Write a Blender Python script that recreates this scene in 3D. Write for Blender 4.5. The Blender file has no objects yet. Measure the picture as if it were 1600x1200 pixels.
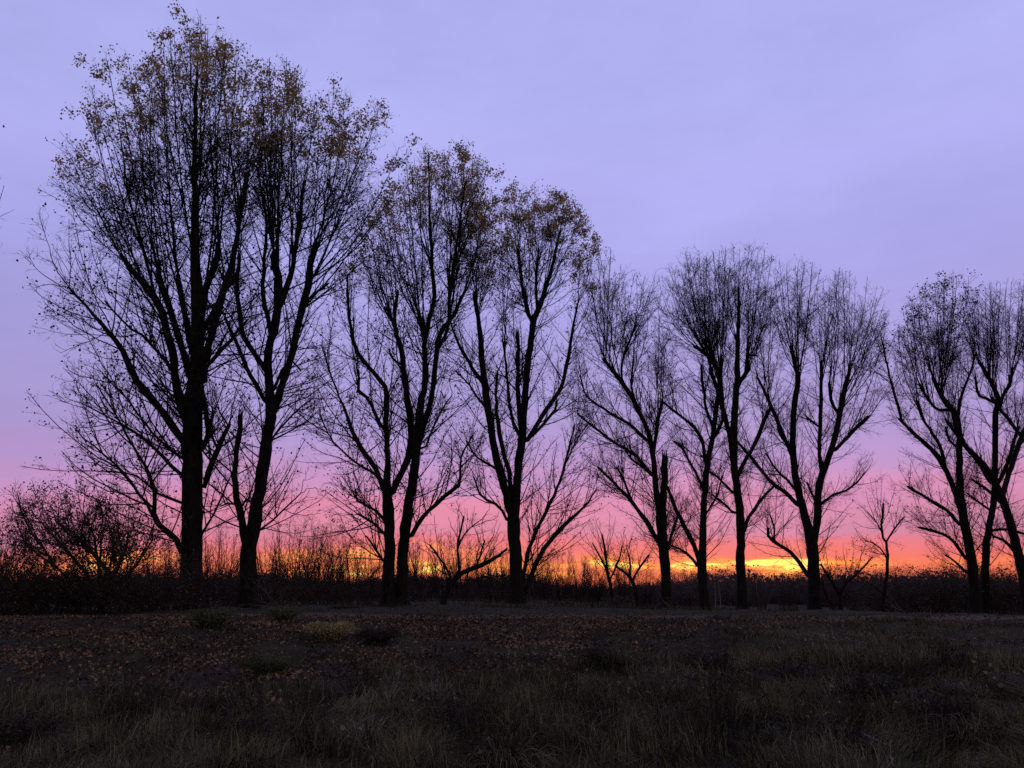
import bpy, math, random
import numpy as np
from mathutils import Vector

rng = np.random.default_rng(7)
random.seed(7)
scene = bpy.context.scene
COL = scene.collection
R = math.radians

# ------------------------------------------------------------------ camera
PITCH = R(13.53)
FPX = 1330.0
EYE = np.array([0.0, 0.0, 1.6])
cam_d = bpy.data.cameras.new('camera')
cam_d.sensor_width = 36.0
cam_d.lens = FPX / 1600.0 * 36.0
cam_d.clip_start = 0.1
cam_d.clip_end = 9000.0
cam = bpy.data.objects.new('camera', cam_d)
cam.location = EYE
cam.rotation_euler = (math.pi / 2 + PITCH, 0, 0)
COL.objects.link(cam)
scene.camera = cam

# ------------------------------------------------------------------ colour management
scene.view_settings.view_transform = 'Standard'
scene.view_settings.look = 'None'
scene.view_settings.exposure = 0.0
scene.view_settings.gamma = 1.0
scene.view_settings.use_curve_mapping = False
scene.render.engine = 'CYCLES'
scene.cycles.max_bounces = 4
scene.cycles.use_denoising = False


def lin(c):
    out = []
    for v in c[:3]:
        v /= 255.0
        out.append(v / 12.92 if v <= 0.04045 else ((v + 0.055) / 1.055) ** 2.4)
    return (*out, 1.0)


# ------------------------------------------------------------------ world: dusk sky
world = bpy.data.worlds.new('World')
scene.world = world
world.use_nodes = True
nt = world.node_tree
nt.nodes.clear()
N, L = nt.nodes, nt.links


def val(x):
    return x


def M(op, a, b=None, c=None, clamp=False):
    n = N.new('ShaderNodeMath'); n.operation = op; n.use_clamp = clamp
    for i, v in enumerate((a, b, c)):
        if v is None:
            continue
        if isinstance(v, (int, float)):
            n.inputs[i].default_value = v
        else:
            L.new(v, n.inputs[i])
    return n.outputs[0]


def smooth(x, a, b):
    n = N.new('ShaderNodeMapRange'); n.interpolation_type = 'SMOOTHSTEP'
    L.new(x, n.inputs[0])
    n.inputs[1].default_value = a; n.inputs[2].default_value = b
    n.inputs[3].default_value = 0; n.inputs[4].default_value = 1
    return n.outputs[0]


def noise(vec, scale, detail=3.0, rough=0.5):
    n = N.new('ShaderNodeTexNoise')
    n.inputs['Scale'].default_value = scale
    n.inputs['Detail'].default_value = detail
    n.inputs['Roughness'].default_value = rough
    L.new(vec, n.inputs['Vector'])
    return n.outputs['Fac']


def comb(x, y, z):
    n = N.new('ShaderNodeCombineXYZ')
    for i, v in enumerate((x, y, z)):
        if isinstance(v, (int, float)):
            n.inputs[i].default_value = v
        else:
            L.new(v, n.inputs[i])
    return n.outputs[0]


tc = N.new('ShaderNodeTexCoord')
nrm = N.new('ShaderNodeVectorMath'); nrm.operation = 'NORMALIZE'
L.new(tc.outputs['Generated'], nrm.inputs[0])
sep = N.new('ShaderNodeSeparateXYZ'); L.new(nrm.outputs[0], sep.inputs[0])
DX, DY, DZ = sep.outputs
EL = M('MULTIPLY', M('ARCSINE', DZ), 57.2958)
AZ = M('MULTIPLY', M('ARCTAN2', DX, DY), 57.2958)
# cloud streaks: long in azimuth, thin in elevation
st1 = noise(comb(M('MULTIPLY', AZ, 0.030), M('MULTIPLY', EL, 0.26), 3.1), 1.0, 5.0, 0.6)
st2 = noise(comb(M('MULTIPLY', AZ, 0.11), M('MULTIPLY', EL, 0.8), 7.7), 1.0, 5.0, 0.6)
warp_amt = smooth(EL, 30.0, 2.0)
warp = M('MULTIPLY', M('ADD', M('MULTIPLY', M('SUBTRACT', st1, 0.5), 2.2), M('MULTIPLY', M('SUBTRACT', st2, 0.5), 2.4)), 1.0)
wfac = M('MINIMUM', M('MAXIMUM', M('MULTIPLY', EL, 0.32), 0.25), 1.3)
ELW = M('ADD', M('ADD', EL, M('MULTIPLY', warp, wfac)), M('ADD', M('MULTIPLY', smooth(AZ, -19.0, -34.0), 1.3), M('MULTIPLY', smooth(EL, 16.0, 4.0), 0.75)))
SKY = [(-3.0, (70, 48, 58)), (0.0, (170, 68, 62)), (0.7, (222, 92, 74)), (1.3, (248, 122, 84)), (2.0, (246, 122, 92)),
       (2.9, (240, 120, 112)), (3.7, (230, 122, 138)), (4.5, (206, 134, 166)), (5.2, (214, 140, 174)), (6.2, (218, 142, 184)),
       (7.0, (210, 149, 195)), (8.0, (197, 151, 203)), (9.2, (185, 153, 209)), (11.4, (175, 156, 214)),
       (13.5, (172, 159, 219)), (17.8, (172, 165, 229)), (22.0, (173, 170, 236)), (26.0, (178, 176, 242)),
       (31.0, (178, 179, 243)), (38.0, (172, 174, 237)), (52.0, (156, 160, 228)), (75.0, (138, 142, 212)), (90.0, (134, 138, 208))]
ramp = N.new('ShaderNodeValToRGB')
L.new(M('DIVIDE', M('ADD', ELW, 3.0), 93.0, clamp=True), ramp.inputs[0])
els = ramp.color_ramp.elements
els[0].position = 0.0; els[0].color = lin(SKY[0][1])
els[1].position = 1.0; els[1].color = lin(SKY[-1][1])
for e, c in SKY[1:-1]:
    k = els.new((e + 3.0) / 93.0); k.color = lin(c)


def mixc(fac, a, b, mode='MIX'):
    n = N.new('ShaderNodeMix'); n.data_type = 'RGBA'; n.blend_type = mode
    if isinstance(fac, (int, float)):
        n.inputs[0].default_value = fac
    else:
        L.new(fac, n.inputs[0])
    for i, v in ((6, a), (7, b)):
        if isinstance(v, tuple):
            n.inputs[i].default_value = v
        else:
            L.new(v, n.inputs[i])
    return n.outputs[2]


# the glowing gaps low in the cloud (yellow), placed by bearing and height
GLOW = None
for az, el, sa, se, a in ((-25.5, 2.9, 5.5, 0.9, 0.45), (-25.2, 2.8, 1.8, 0.6, 0.25), (-8.0, 2.3, 10.5, 1.3, 0.46), (-10.3, 1.9, 1.3, 1.0, 0.55), (-5.6, 2.1, 1.3, 1.1, 0.6), (-14.2, 1.8, 1.6, 0.9, 0.45),
                          (-1.5, 1.8, 1.2, 0.8, 0.35), (2.5, 1.6, 3.0, 0.6, 0.35), (7.0, 2.3, 4.2, 0.50, 0.8), (13.0, 2.2, 3.2, 0.45, 0.8), (17.6, 2.15, 2.9, 0.60, 1.3), (24.0, 2.3, 3.0, 0.45, 0.45),
                          (30.5, 2.2, 3.2, 0.45, 0.3)):
    u = M('DIVIDE', M('SUBTRACT', AZ, az), sa)
    v = M('DIVIDE', M('SUBTRACT', ELW, el), se)
    g = M('MULTIPLY', M('EXPONENT', M('MULTIPLY', M('ADD', M('MULTIPLY', u, u), M('MULTIPLY', v, v)), -1.0)), a)
    GLOW = g if GLOW is None else M('ADD', GLOW, g)
st3 = noise(comb(M('MULTIPLY', AZ, 0.30), M('MULTIPLY', EL, 1.5), 1.7), 1.0, 5.0, 0.62)
gl = M('MULTIPLY', GLOW, M('ADD', 0.40, M('MULTIPLY', smooth(st3, 0.36, 0.62), 0.95)))
front = smooth(DY, 0.0, 0.5)
gl = M('MULTIPLY', gl, front)
col = mixc(M('MULTIPLY', smooth(gl, 0.10, 0.62), 0.92), ramp.outputs[0], lin((255, 144, 70)))
col = mixc(M('MULTIPLY', smooth(gl, 0.60, 1.15), 0.92), col, lin((255, 216, 104)))
# pink light under the cloud, brighter pink left of centre
pk_u = M('DIVIDE', M('SUBTRACT', AZ, -8.0), 17.0)
pk_v = M('DIVIDE', M('SUBTRACT', ELW, 5.2), 2.2)
pk = M('EXPONENT', M('MULTIPLY', M('ADD', M('MULTIPLY', pk_u, pk_u), M('MULTIPLY', pk_v, pk_v)), -1.0))
col = mixc(M('MULTIPLY', M('MULTIPLY', pk, front), 0.38), col, lin((246, 138, 152)))
# faint broad cloud mottling and a little more light to the right
mott = noise(comb(M('MULTIPLY', AZ, 0.05), M('MULTIPLY', EL, 0.14), 9.0), 1.0, 6.0, 0.62)
side = smooth(AZ, -38.0, -8.0)
gain = M('ADD', M('ADD', 0.93, M('MULTIPLY', side, 0.07)), M('MULTIPLY', M('SUBTRACT', mott, 0.5), 0.32))
# away from the sunset the dusk sky is darker
fade = M('ADD', 0.68, M('MULTIPLY', smooth(DY, -0.55, 0.66), 0.32))
low = M('MAXIMUM', smooth(gl, 0.05, 0.4), M('MULTIPLY', smooth(EL, 5.0, 2.0), 0.7))
fade_up = M('SUBTRACT', 1.0, M('MULTIPLY', smooth(EL, 40.0, 80.0), 0.45))
gain = M('ADD', gain, M('MULTIPLY', M('SUBTRACT', 1.03, gain), low))
gain = M('MULTIPLY', gain, M('ADD', 1.0, M('MULTIPLY', smooth(gl, 0.15, 1.0), 0.6)))
gain = M('MULTIPLY', M('MULTIPLY', gain, fade), fade_up)
# behind the viewer there is no sunset colour, only the grey-blue of the same cloud
colB = mixc(smooth(DY, -0.15, 0.55), lin((160, 152, 150)), col)
colF = mixc(smooth(EL, 70.0, 30.0), col, colB)
bg = N.new('ShaderNodeBackground')
L.new(colF, bg.inputs[0]); L.new(gain, bg.inputs[1])
sky = N.new('ShaderNodeTexSky'); sky.sky_type = 'NISHITA'; sky.sun_disc = False
SUN_EL, SUN_AZ = R(0.6), R(15.0)
sky.sun_elevation = SUN_EL; sky.sun_rotation = SUN_AZ
bg2 = N.new('ShaderNodeBackground'); L.new(sky.outputs[0], bg2.inputs[0]); bg2.inputs[1].default_value = 0.004
addb = N.new('ShaderNodeAddShader'); L.new(bg.outputs[0], addb.inputs[0]); L.new(bg2.outputs[0], addb.inputs[1])
wo = N.new('ShaderNodeOutputWorld'); L.new(addb.outputs[0], wo.inputs[0])

# the sun itself is down behind the cloud: a very weak, wide warm light from the glow
sun_d = bpy.data.lights.new('sun', 'SUN'); sun_d.energy = 0.04; sun_d.angle = R(12); sun_d.color = (1.0, 0.62, 0.38)
sun = bpy.data.objects.new('sun', sun_d); COL.objects.link(sun)
d = Vector((math.sin(SUN_AZ) * math.cos(R(3)), math.cos(SUN_AZ) * math.cos(R(3)), math.sin(R(3))))
sun.rotation_euler = d.to_track_quat('Z', 'Y').to_euler()


# ------------------------------------------------------------------ helpers
def P2W(x, y, Y):
    """bearing of a photo point -> world point at distance Y down the view"""
    x = np.asarray(x, float); y = np.asarray(y, float); Y = np.asarray(Y, float)
    a = (x - 800.0) / FPX; b = -(y - 600.0) / FPX
    cy = math.cos(PITCH) - b * math.sin(PITCH)
    cz = math.sin(PITCH) + b * math.cos(PITCH)
    s = Y / cy
    return np.stack([a * s, Y + 0 * s, EYE[2] + cz * s], -1)


def W2P(p):
    q = p - EYE
    f = q[..., 1] * math.cos(PITCH) + q[..., 2] * math.sin(PITCH)
    u = -q[..., 1] * math.sin(PITCH) + q[..., 2] * math.cos(PITCH)
    return 800 + q[..., 0] / f * FPX, 600 - u / f * FPX


def hash3(i, j, k, s):
    h = (i.astype(np.int64) * 374761393 + j.astype(np.int64) * 668265263 + k.astype(np.int64) * 2147483647 + s * 974634777) & 0xFFFFFFFF
    h = ((h ^ (h >> 13)) * 1274126177) & 0xFFFFFFFF
    return ((h ^ (h >> 16)) & 0xFFFF) / 65535.0


def vnoise(p, s=0):
    p = np.asarray(p, float)
    i = np.floor(p).astype(np.int64); f = p - i; f = f * f * (3 - 2 * f)
    out = 0
    for a in (0, 1):
        for b in (0, 1):
            for c in (0, 1):
                w = (f[..., 0] if a else 1 - f[..., 0]) * (f[..., 1] if b else 1 - f[..., 1]) * (f[..., 2] if c else 1 - f[..., 2])
                out = out + w * hash3(i[..., 0] + a, i[..., 1] + b, i[..., 2] + c, s)
    return out


def sstep(a, b, x):
    t = np.clip((np.asarray(x, float) - a) / (b - a), 0, 1)
    return t * t * (3 - 2 * t)


def ground_z(x, y):
    x = np.asarray(x, float); y = np.asarray(y, float)
    bank = 0.73 * sstep(11.0, 24.5, y + 0.25 * np.sin(x * 0.35))
    back_l = 0.80 - 0.5 * sstep(60, 130, y)
    tx = sstep(-2.0, 24.0, x)
    back_r = 0.72 - 1.28 * sstep(28, 60, y) - 0.25 * sstep(62, 110, y)
    back = back_l * (1 - tx) + back_r * tx
    k = sstep(25.5, 29.0, y)
    z = bank * (1 - k) + back * k
    pt = np.stack([x, y, 0 * x], -1)
    near = 1 - sstep(60, 120, y)
    flat = 1 - 0.85 * np.exp(-((y - 26.5) / 1.6) ** 2)
    z = z + near * flat * (0.20 * (vnoise(pt * 0.35, 1) - 0.5) + 0.12 * (vnoise(pt * 1.1, 2) - 0.5) + 0.05 * (vnoise(pt * 3.1, 3) - 0.5))
    z = z + 0.5 * (vnoise(pt * 0.02, 4) - 0.5) * sstep(120, 300, y)
    return z


def make_mesh(name, V, F, mat, smooth_f=False, mats=None, midx=None):
    """V (n,3); F list of int arrays (m,k)"""
    me = bpy.data.meshes.new(name)
    V = np.asarray(V, np.float32)
    me.vertices.add(len(V)); me.vertices.foreach_set('co', V.ravel())
    loops = np.concatenate([f.ravel() for f in F]) if F else np.zeros(0, int)
    tot = np.concatenate([np.full(len(f), f.shape[1]) for f in F])
    start = np.concatenate([[0], np.cumsum(tot)[:-1]])
    me.loops.add(len(loops)); me.loops.foreach_set('vertex_index', loops.astype(np.int32))
    me.polygons.add(len(tot))
    me.polygons.foreach_set('loop_start', start.astype(np.int32))
    me.polygons.foreach_set('loop_total', tot.astype(np.int32))
    if smooth_f:
        me.polygons.foreach_set('use_smooth', np.ones(len(tot), bool))
    for m in (mat if isinstance(mat, (list, tuple)) else [mat]):
        me.materials.append(m)
    if midx is not None:
        me.polygons.foreach_set('material_index', midx.astype(np.int32))
    me.update(calc_edges=True)
    return me


def link(name, me, parent=None, loc=None, kind=None):
    o = bpy.data.objects.new(name, me)
    COL.objects.link(o)
    if parent is not None:
        o.parent = parent
    if loc is not None:
        o.location = loc
    if kind:
        o['kind'] = kind
    return o


def tag(o, label, cat, group=None):
    o['label'] = label; o['category'] = cat
    if group:
        o['group'] = group
    return o


def thing(name, label, cat, loc=(0, 0, 0), group=None):
    o = bpy.data.objects.new(name, None)
    o.empty_display_size = 0.3
    COL.objects.link(o); o.location = loc
    return tag(o, label, cat, group)


def norm(v):
    return v / np.maximum(np.linalg.norm(v, axis=-1, keepdims=True), 1e-9)


class Geo:
    def __init__(self):
        self.V = []; self.F = []; self.n = 0

    def add(self, V, F):
        V = V.reshape(-1, 3)
        self.V.append(V)
        for f in F:
            self.F.append(f + self.n)
        self.n += len(V)

    def tubes(self, P, Rr, sides=3):
        """P (n,k,3), Rr (n,k)"""
        if len(P) == 0:
            return
        n, k, _ = P.shape
        T = np.empty_like(P)
        T[:, 1:-1] = P[:, 2:] - P[:, :-2]; T[:, 0] = P[:, 1] - P[:, 0]; T[:, -1] = P[:, -1] - P[:, -2]
        T = norm(T)
        ref = norm(np.stack([np.full(n, 0.35), np.full(n, 0.93), np.full(n, 0.05)], -1))[:, None, :]
        A = norm(np.cross(T, ref)); B = np.cross(T, A)
        ang = np.arange(sides) * 2 * math.pi / sides
        ring = A[:, :, None, :] * np.cos(ang)[None, None, :, None] + B[:, :, None, :] * np.sin(ang)[None, None, :, None]
        V = P[:, :, None, :] + ring * Rr[:, :, None, None]
        idx = np.arange(n * k * sides).reshape(n, k, sides)
        a = idx[:, :-1, :]; b = np.roll(idx, -1, 2)[:, :-1, :]
        c = np.roll(idx, -1, 2)[:, 1:, :]; dd = idx[:, 1:, :]
        F = np.stack([a, b, c, dd], -1).reshape(-1, 4)
        self.add(V, [F])

    def spikes(self, P0, P1, r):
        """thin 3-sided cones from P0 to P1"""
        n = len(P0)
        if n == 0:
            return
        T = norm(P1 - P0)
        ref = np.array([[0.35, 0.93, 0.05]])
        A = norm(np.cross(T, ref)); B = np.cross(T, A)
        V = np.empty((n, 4, 3))
        for i in range(3):
            an = i * 2.0944
            V[:, i] = P0 + (A * math.cos(an) + B * math.sin(an)) * np.asarray(r).reshape(-1, 1)
        V[:, 3] = P1
        b = np.arange(n)[:, None] * 4
        F = np.concatenate([b + np.array([[0, 1, 3]]), b + np.array([[1, 2, 3]]), b + np.array([[2, 0, 3]])])
        self.add(V, [F])

    def leaves(self, C, size, down=0.4, wid=0.42):
        """folded rhombic leaves, 2 triangles, hanging from C"""
        n = len(C)
        if n == 0:
            return
        size = np.broadcast_to(size, (n,))[:, None]
        d = norm(rng.normal(size=(n, 3)) + np.array([0, 0, -down]))
        s = norm(np.cross(d, rng.normal(size=(n, 3))))
        u = np.cross(d, s)
        V = np.empty((n, 4, 3))
        V[:, 0] = C
        V[:, 1] = C + d * size * 0.45 + s * size * wid + u * size * 0.12
        V[:, 2] = C + d * size
        V[:, 3] = C + d * size * 0.45 - s * size * wid + u * size * 0.12
        b = np.arange(n)[:, None] * 4
        self.add(V, [np.concatenate([b + np.array([[0, 1, 2]]), b + np.array([[0, 2, 3]])])])

    def mesh(self, name, mat, smooth_f=False):
        return make_mesh(name, np.concatenate(self.V), self.F, mat, smooth_f)


def interp(P, t):
    """P (n,k,3); t (n,) in 0..1 -> pts (n,3), tangents (n,3)"""
    k = P.shape[1]
    s = np.clip(t, 0, 0.9999) * (k - 1)
    i = s.astype(int); f = (s - i)[:, None]
    ar = np.arange(len(P))
    a = P[ar, i]; b = P[ar, i + 1]
    return a * (1 - f) + b * f, norm(b - a)


def lengths(P):
    return np.linalg.norm(np.diff(P, axis=1), axis=2).sum(1)


def sprout(P, Rr, idx, t, length, ang, k=4, up=0.25, jit=0.12, rbase=None, rtip=0.35, fwd=0.0):
    """children of polylines P[idx] at parameters t"""
    p0, T = interp(P[idx], t)
    n = len(p0)
    rnd = rng.normal(size=(n, 3))
    perp = norm(rnd - (rnd * T).sum(-1, keepdims=True) * T)
    ca, sa = np.cos(ang)[:, None], np.sin(ang)[:, None]
    D = norm(T * ca + perp * sa)
    pts = [p0]
    step = (length / k)[:, None]
    for i in range(k):
        D = norm(D + np.array([0, 0, up / k]) + rng.normal(size=(n, 3)) * jit)
        pts.append(pts[-1] + D * step)
    Q = np.stack(pts, 1)
    if rbase is None:
        s = np.clip(t, 0, 0.9999) * (Rr.shape[1] - 1); i = s.astype(int)
        rp = Rr[idx, i]
        rbase = np.minimum(rp * 0.6, 0.004 + length * 0.0085)
    RR = rbase[:, None] * np.linspace(1, rtip, k + 1)[None, :]
    return Q, RR


# ------------------------------------------------------------------ materials
def material(name, c1, c2, scale=6.0, rough=0.9, stretch=(1, 1, 1), bump=0.0, translucent=0.0, island=False, spec=0.2, detail=5.0, c3=None):
    m = bpy.data.materials.new(name); m.use_nodes = True
    t = m.node_tree; t.nodes.clear(); n, l = t.nodes, t.links
    out = n.new('ShaderNodeOutputMaterial'); b = n.new('ShaderNodeBsdfPrincipled')
    b.inputs['Roughness'].default_value = rough
    b.inputs['Specular IOR Level'].default_value = spec
    co = n.new('ShaderNodeTexCoord'); mp = n.new('ShaderNodeMapping'); mp.inputs['Scale'].default_value = stretch
    l.new(co.outputs['Object'], mp.inputs[0])
    no = n.new('ShaderNodeTexNoise'); no.inputs['Scale'].default_value = scale; no.inputs['Detail'].default_value = detail
    no.inputs['Roughness'].default_value = 0.62
    l.new(mp.outputs[0], no.inputs['Vector'])
    r = n.new('ShaderNodeValToRGB')
    r.color_ramp.elements[0].position = 0.35; r.color_ramp.elements[0].color = (*c1, 1)
    r.color_ramp.elements[1].position = 0.68; r.color_ramp.elements[1].color = (*c2, 1)
    if c3:
        e = r.color_ramp.elements.new(0.52); e.color = (*c3, 1)
    if island:
        g = n.new('ShaderNodeNewGeometry')
        mm = n.new('ShaderNodeMath'); mm.operation = 'MULTIPLY_ADD'
        l.new(g.outputs['Random Per Island'], mm.inputs[0]); mm.inputs[1].default_value = 0.42
        m2 = n.new('ShaderNodeMath'); m2.operation = 'SUBTRACT'; l.new(no.outputs['Fac'], m2.inputs[0]); m2.inputs[1].default_value = 0.21
        l.new(m2.outputs[0], mm.inputs[2]); l.new(mm.outputs[0], r.inputs[0])
    else:
        l.new(no.outputs['Fac'], r.inputs[0])
    l.new(r.outputs[0], b.inputs['Base Color'])
    if bump:
        bp = n.new('ShaderNodeBump'); bp.inputs['Strength'].default_value = bump; bp.inputs['Distance'].default_value = 0.05
        l.new(no.outputs['Fac'], bp.inputs['Height']); l.new(bp.outputs[0], b.inputs['Normal'])
    if translucent:
        tr = n.new('ShaderNodeBsdfTranslucent'); l.new(r.outputs[0], tr.inputs[0])
        mx = n.new('ShaderNodeMixShader'); mx.inputs[0].default_value = translucent
        l.new(b.outputs[0], mx.inputs[1]); l.new(tr.outputs[0], mx.inputs[2]); l.new(mx.outputs[0], out.inputs[0])
    else:
        l.new(b.outputs[0], out.inputs[0])
    return m


BARK = material('poplar_bark', (0.009, 0.007, 0.007), (0.030, 0.025, 0.023), 9.0, 0.95, (1, 1, 0.22), 0.9, spec=0.1)
TWIG = material('poplar_twig', (0.012, 0.010, 0.011), (0.028, 0.023, 0.022), 2.0, 0.95, spec=0.1)
SPLINTER = material('torn_wood', (0.030, 0.022, 0.018), (0.075, 0.05, 0.035), 12.0, 0.9, (1, 1, 0.15), 0.6, spec=0.1)
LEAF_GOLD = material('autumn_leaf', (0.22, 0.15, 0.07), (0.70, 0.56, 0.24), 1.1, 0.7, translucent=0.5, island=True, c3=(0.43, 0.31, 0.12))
LEAF_DARK = material('dull_silhouette_leaf', (0.020, 0.018, 0.012), (0.070, 0.055, 0.030), 0.9, 0.8, translucent=0.25, island=True)  # dull bush leaves; on lower poplar leaves the dark stands for backlit silhouette
LEAF_OLIVE = material('olive_leaf', (0.035, 0.035, 0.022), (0.13, 0.115, 0.07), 0.9, 0.8, translucent=0.3, island=True)
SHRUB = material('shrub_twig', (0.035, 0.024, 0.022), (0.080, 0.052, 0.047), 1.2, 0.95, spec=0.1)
FARSHRUB = material('distant_twig', (0.075, 0.056, 0.062), (0.15, 0.11, 0.115), 0.4, 0.95, spec=0.1)  # paler than the near twigs: mist over the distance mixed into the colour
GRASS = material('dead_grass', (0.020, 0.017, 0.010), (0.25, 0.215, 0.118), 0.8, 0.8, translucent=0.2, island=True, c3=(0.070, 0.060, 0.032))
LITTER = material('fallen_leaf_litter', (0.016, 0.009, 0.006), (0.30, 0.18, 0.085), 0.9, 0.7, island=True, c3=(0.085, 0.045, 0.022))
PALE = material('pale_dry_leaf', (0.22, 0.19, 0.14), (0.40, 0.34, 0.26), 20.0, 0.7, translucent=0.2)
STRAW = material('straw_tussock', (0.24, 0.18, 0.08), (0.60, 0.46, 0.20), 3.0, 0.8, translucent=0.25, island=True)
MOSS = material('olive_tussock', (0.06, 0.065, 0.03), (0.19, 0.19, 0.09), 3.0, 0.8, translucent=0.25, island=True)
STALK = material('dead_stalk', (0.012, 0.010, 0.010), (0.030, 0.024, 0.022), 5.0, 0.9)
YLEAF = material('yellowing_leaf', (0.15, 0.12, 0.05), (0.34, 0.28, 0.12), 9.0, 0.7, translucent=0.3, island=True)
DEADWOOD = material('bare_deadwood', (0.06, 0.05, 0.045), (0.20, 0.17, 0.15), 14.0, 0.9, (1, 1, 0.2), 0.5)


def ground_material():
    m = bpy.data.materials.new('field_ground'); m.use_nodes = True
    t = m.node_tree; n, l = t.nodes, t.links
    b = n['Principled BSDF']; b.inputs['Roughness'].default_value = 0.95; b.inputs['Specular IOR Level'].default_value = 0.1
    co = n.new('ShaderNodeTexCoord')

    def nz(s, dt=6.0):
        q = n.new('ShaderNodeTexNoise'); q.inputs['Scale'].default_value = s; q.inputs['Detail'].default_value = dt
        q.inputs['Roughness'].default_value = 0.65
        l.new(co.outputs['Object'], q.inputs['Vector']); return q.outputs['Fac']

    def rp(f, *st):
        q = n.new('ShaderNodeValToRGB'); e = q.color_ramp.elements
        e[0].position, e[0].color = st[0][0], (*st[0][1], 1)
        e[1].position, e[1].color = st[-1][0], (*st[-1][1], 1)
        for p_, c_ in st[1:-1]:
            w = e.new(p_); w.color = (*c_, 1)
        l.new(f, q.inputs[0]); return q.outputs[0]
    big = nz(0.35); mid = nz(2.2); fine = nz(26.0)
    soil = rp(fine, (0.35, (0.014, 0.010, 0.006)), (0.5, (0.040, 0.028, 0.016)), (0.72, (0.11, 0.072, 0.040)))
    grass = rp(mid, (0.3, (0.024, 0.025, 0.011)), (0.7, (0.075, 0.072, 0.034)))
    mx = n.new('ShaderNodeMix'); mx.data_type = 'RGBA'
    sp = n.new('ShaderNodeSeparateXYZ'); l.new(co.outputs['Object'], sp.inputs[0])
    fy = n.new('ShaderNodeMapRange'); l.new(sp.outputs[1], fy.inputs[0])
    fy.inputs[1].default_value = 28; fy.inputs[2].default_value = 45; fy.inputs[3].default_value = 0.0; fy.inputs[4].default_value = 0.5
    ad = n.new('ShaderNodeMath'); ad.operation = 'ADD'; l.new(big, ad.inputs[0]); l.new(fy.outputs[0], ad.inputs[1])
    ms = n.new('ShaderNodeMapRange'); l.new(ad.outputs[0], ms.inputs[0]); ms.inputs[1].default_value = 0.45; ms.inputs[2].default_value = 0.62
    l.new(ms.outputs[0], mx.inputs[0]); l.new(soil, mx.inputs[6]); l.new(grass, mx.inputs[7])
    l.new(mx.outputs[2], b.inputs['Base Color'])
    bp = n.new('ShaderNodeBump'); bp.inputs['Strength'].default_value = 0.8; bp.inputs['Distance'].default_value = 0.06
    l.new(fine, bp.inputs['Height']); l.new(bp.outputs[0], b.inputs['Normal'])
    return m


GROUND = ground_material()
PATH = material('leafy_track', (0.045, 0.030, 0.022), (0.15, 0.10, 0.075), 7.0, 0.95, (1, 1, 1), 0.5, c3=(0.085, 0.058, 0.044))


# ------------------------------------------------------------------ setting: ground
def sheet(name, xs, ys, zoff, mat, label=None):
    X, Y = np.meshgrid(xs, ys)
    Z = ground_z(X, Y) + zoff
    V = np.stack([X, Y, Z], -1).reshape(-1, 3)
    nx = len(xs); ny = len(ys)
    i = np.arange(nx * ny).reshape(ny, nx)
    F = np.stack([i[:-1, :-1], i[:-1, 1:], i[1:, 1:], i[1:, :-1]], -1).reshape(-1, 4)
    return link(name, make_mesh(name, V, [F], mat, True), kind='structure')


def graded(a, inner, b, d0, g):
    v = [inner]
    s = d0
    while v[-1] < b:
        v.append(v[-1] + s); s *= g
    w = [-inner]
    s = d0
    while w[-1] > a:
        w.append(w[-1] - s); s *= g
    return w[::-1], v


wx, vx = graded(-3500, 26, 3500, 0.6, 1.13)
gx = np.array(wx[:-1] + list(np.arange(-26, 26.01, 0.36)) + vx[1:])
wy = [-v for v in graded(0, 4, 3500, 0.5, 1.3)[1]][::-1]
gy = np.array([-v for v in graded(-10, 2, 60, 0.6, 1.3)[1]][::-1] + list(np.arange(-1.6, 34, 0.3)) + graded(-10, 34, 4500, 0.4, 1.06)[1])
sheet('ground', gx, gy, 0.0, GROUND)
sheet('path', np.arange(-26, 60, 0.3), np.arange(25.3, 27.95, 0.22), 0.012, PATH)


# ------------------------------------------------------------------ tree building
def catmull(pts, n):
    """pts (m,d) -> (n,d), through the points"""
    pts = np.asarray(pts, float)
    if len(pts) == 2:
        t = np.linspace(0, 1, n)[:, None]
        return pts[0] * (1 - t) + pts[1] * t
    P = np.vstack([2 * pts[0] - pts[1], pts, 2 * pts[-1] - pts[-2]])
    seg = np.linalg.norm(np.diff(pts[:, :2], axis=0), axis=1); cum = np.concatenate([[0], np.cumsum(seg)]); cum /= cum[-1]
    out = []
    for t in np.linspace(0, 1, n):
        i = min(np.searchsorted(cum, t, side='right') - 1, len(pts) - 2)
        f = (t - cum[i]) / max(cum[i + 1] - cum[i], 1e-9)
        p0, p1, p2, p3 = P[i], P[i + 1], P[i + 2], P[i + 3]
        out.append(0.5 * ((2 * p1) + (-p0 + p2) * f + (2 * p0 - 5 * p1 + 4 * p2 - p3) * f * f + (-p0 + 3 * p1 - 3 * p2 + p3) * f ** 3))
    return np.array(out)


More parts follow.
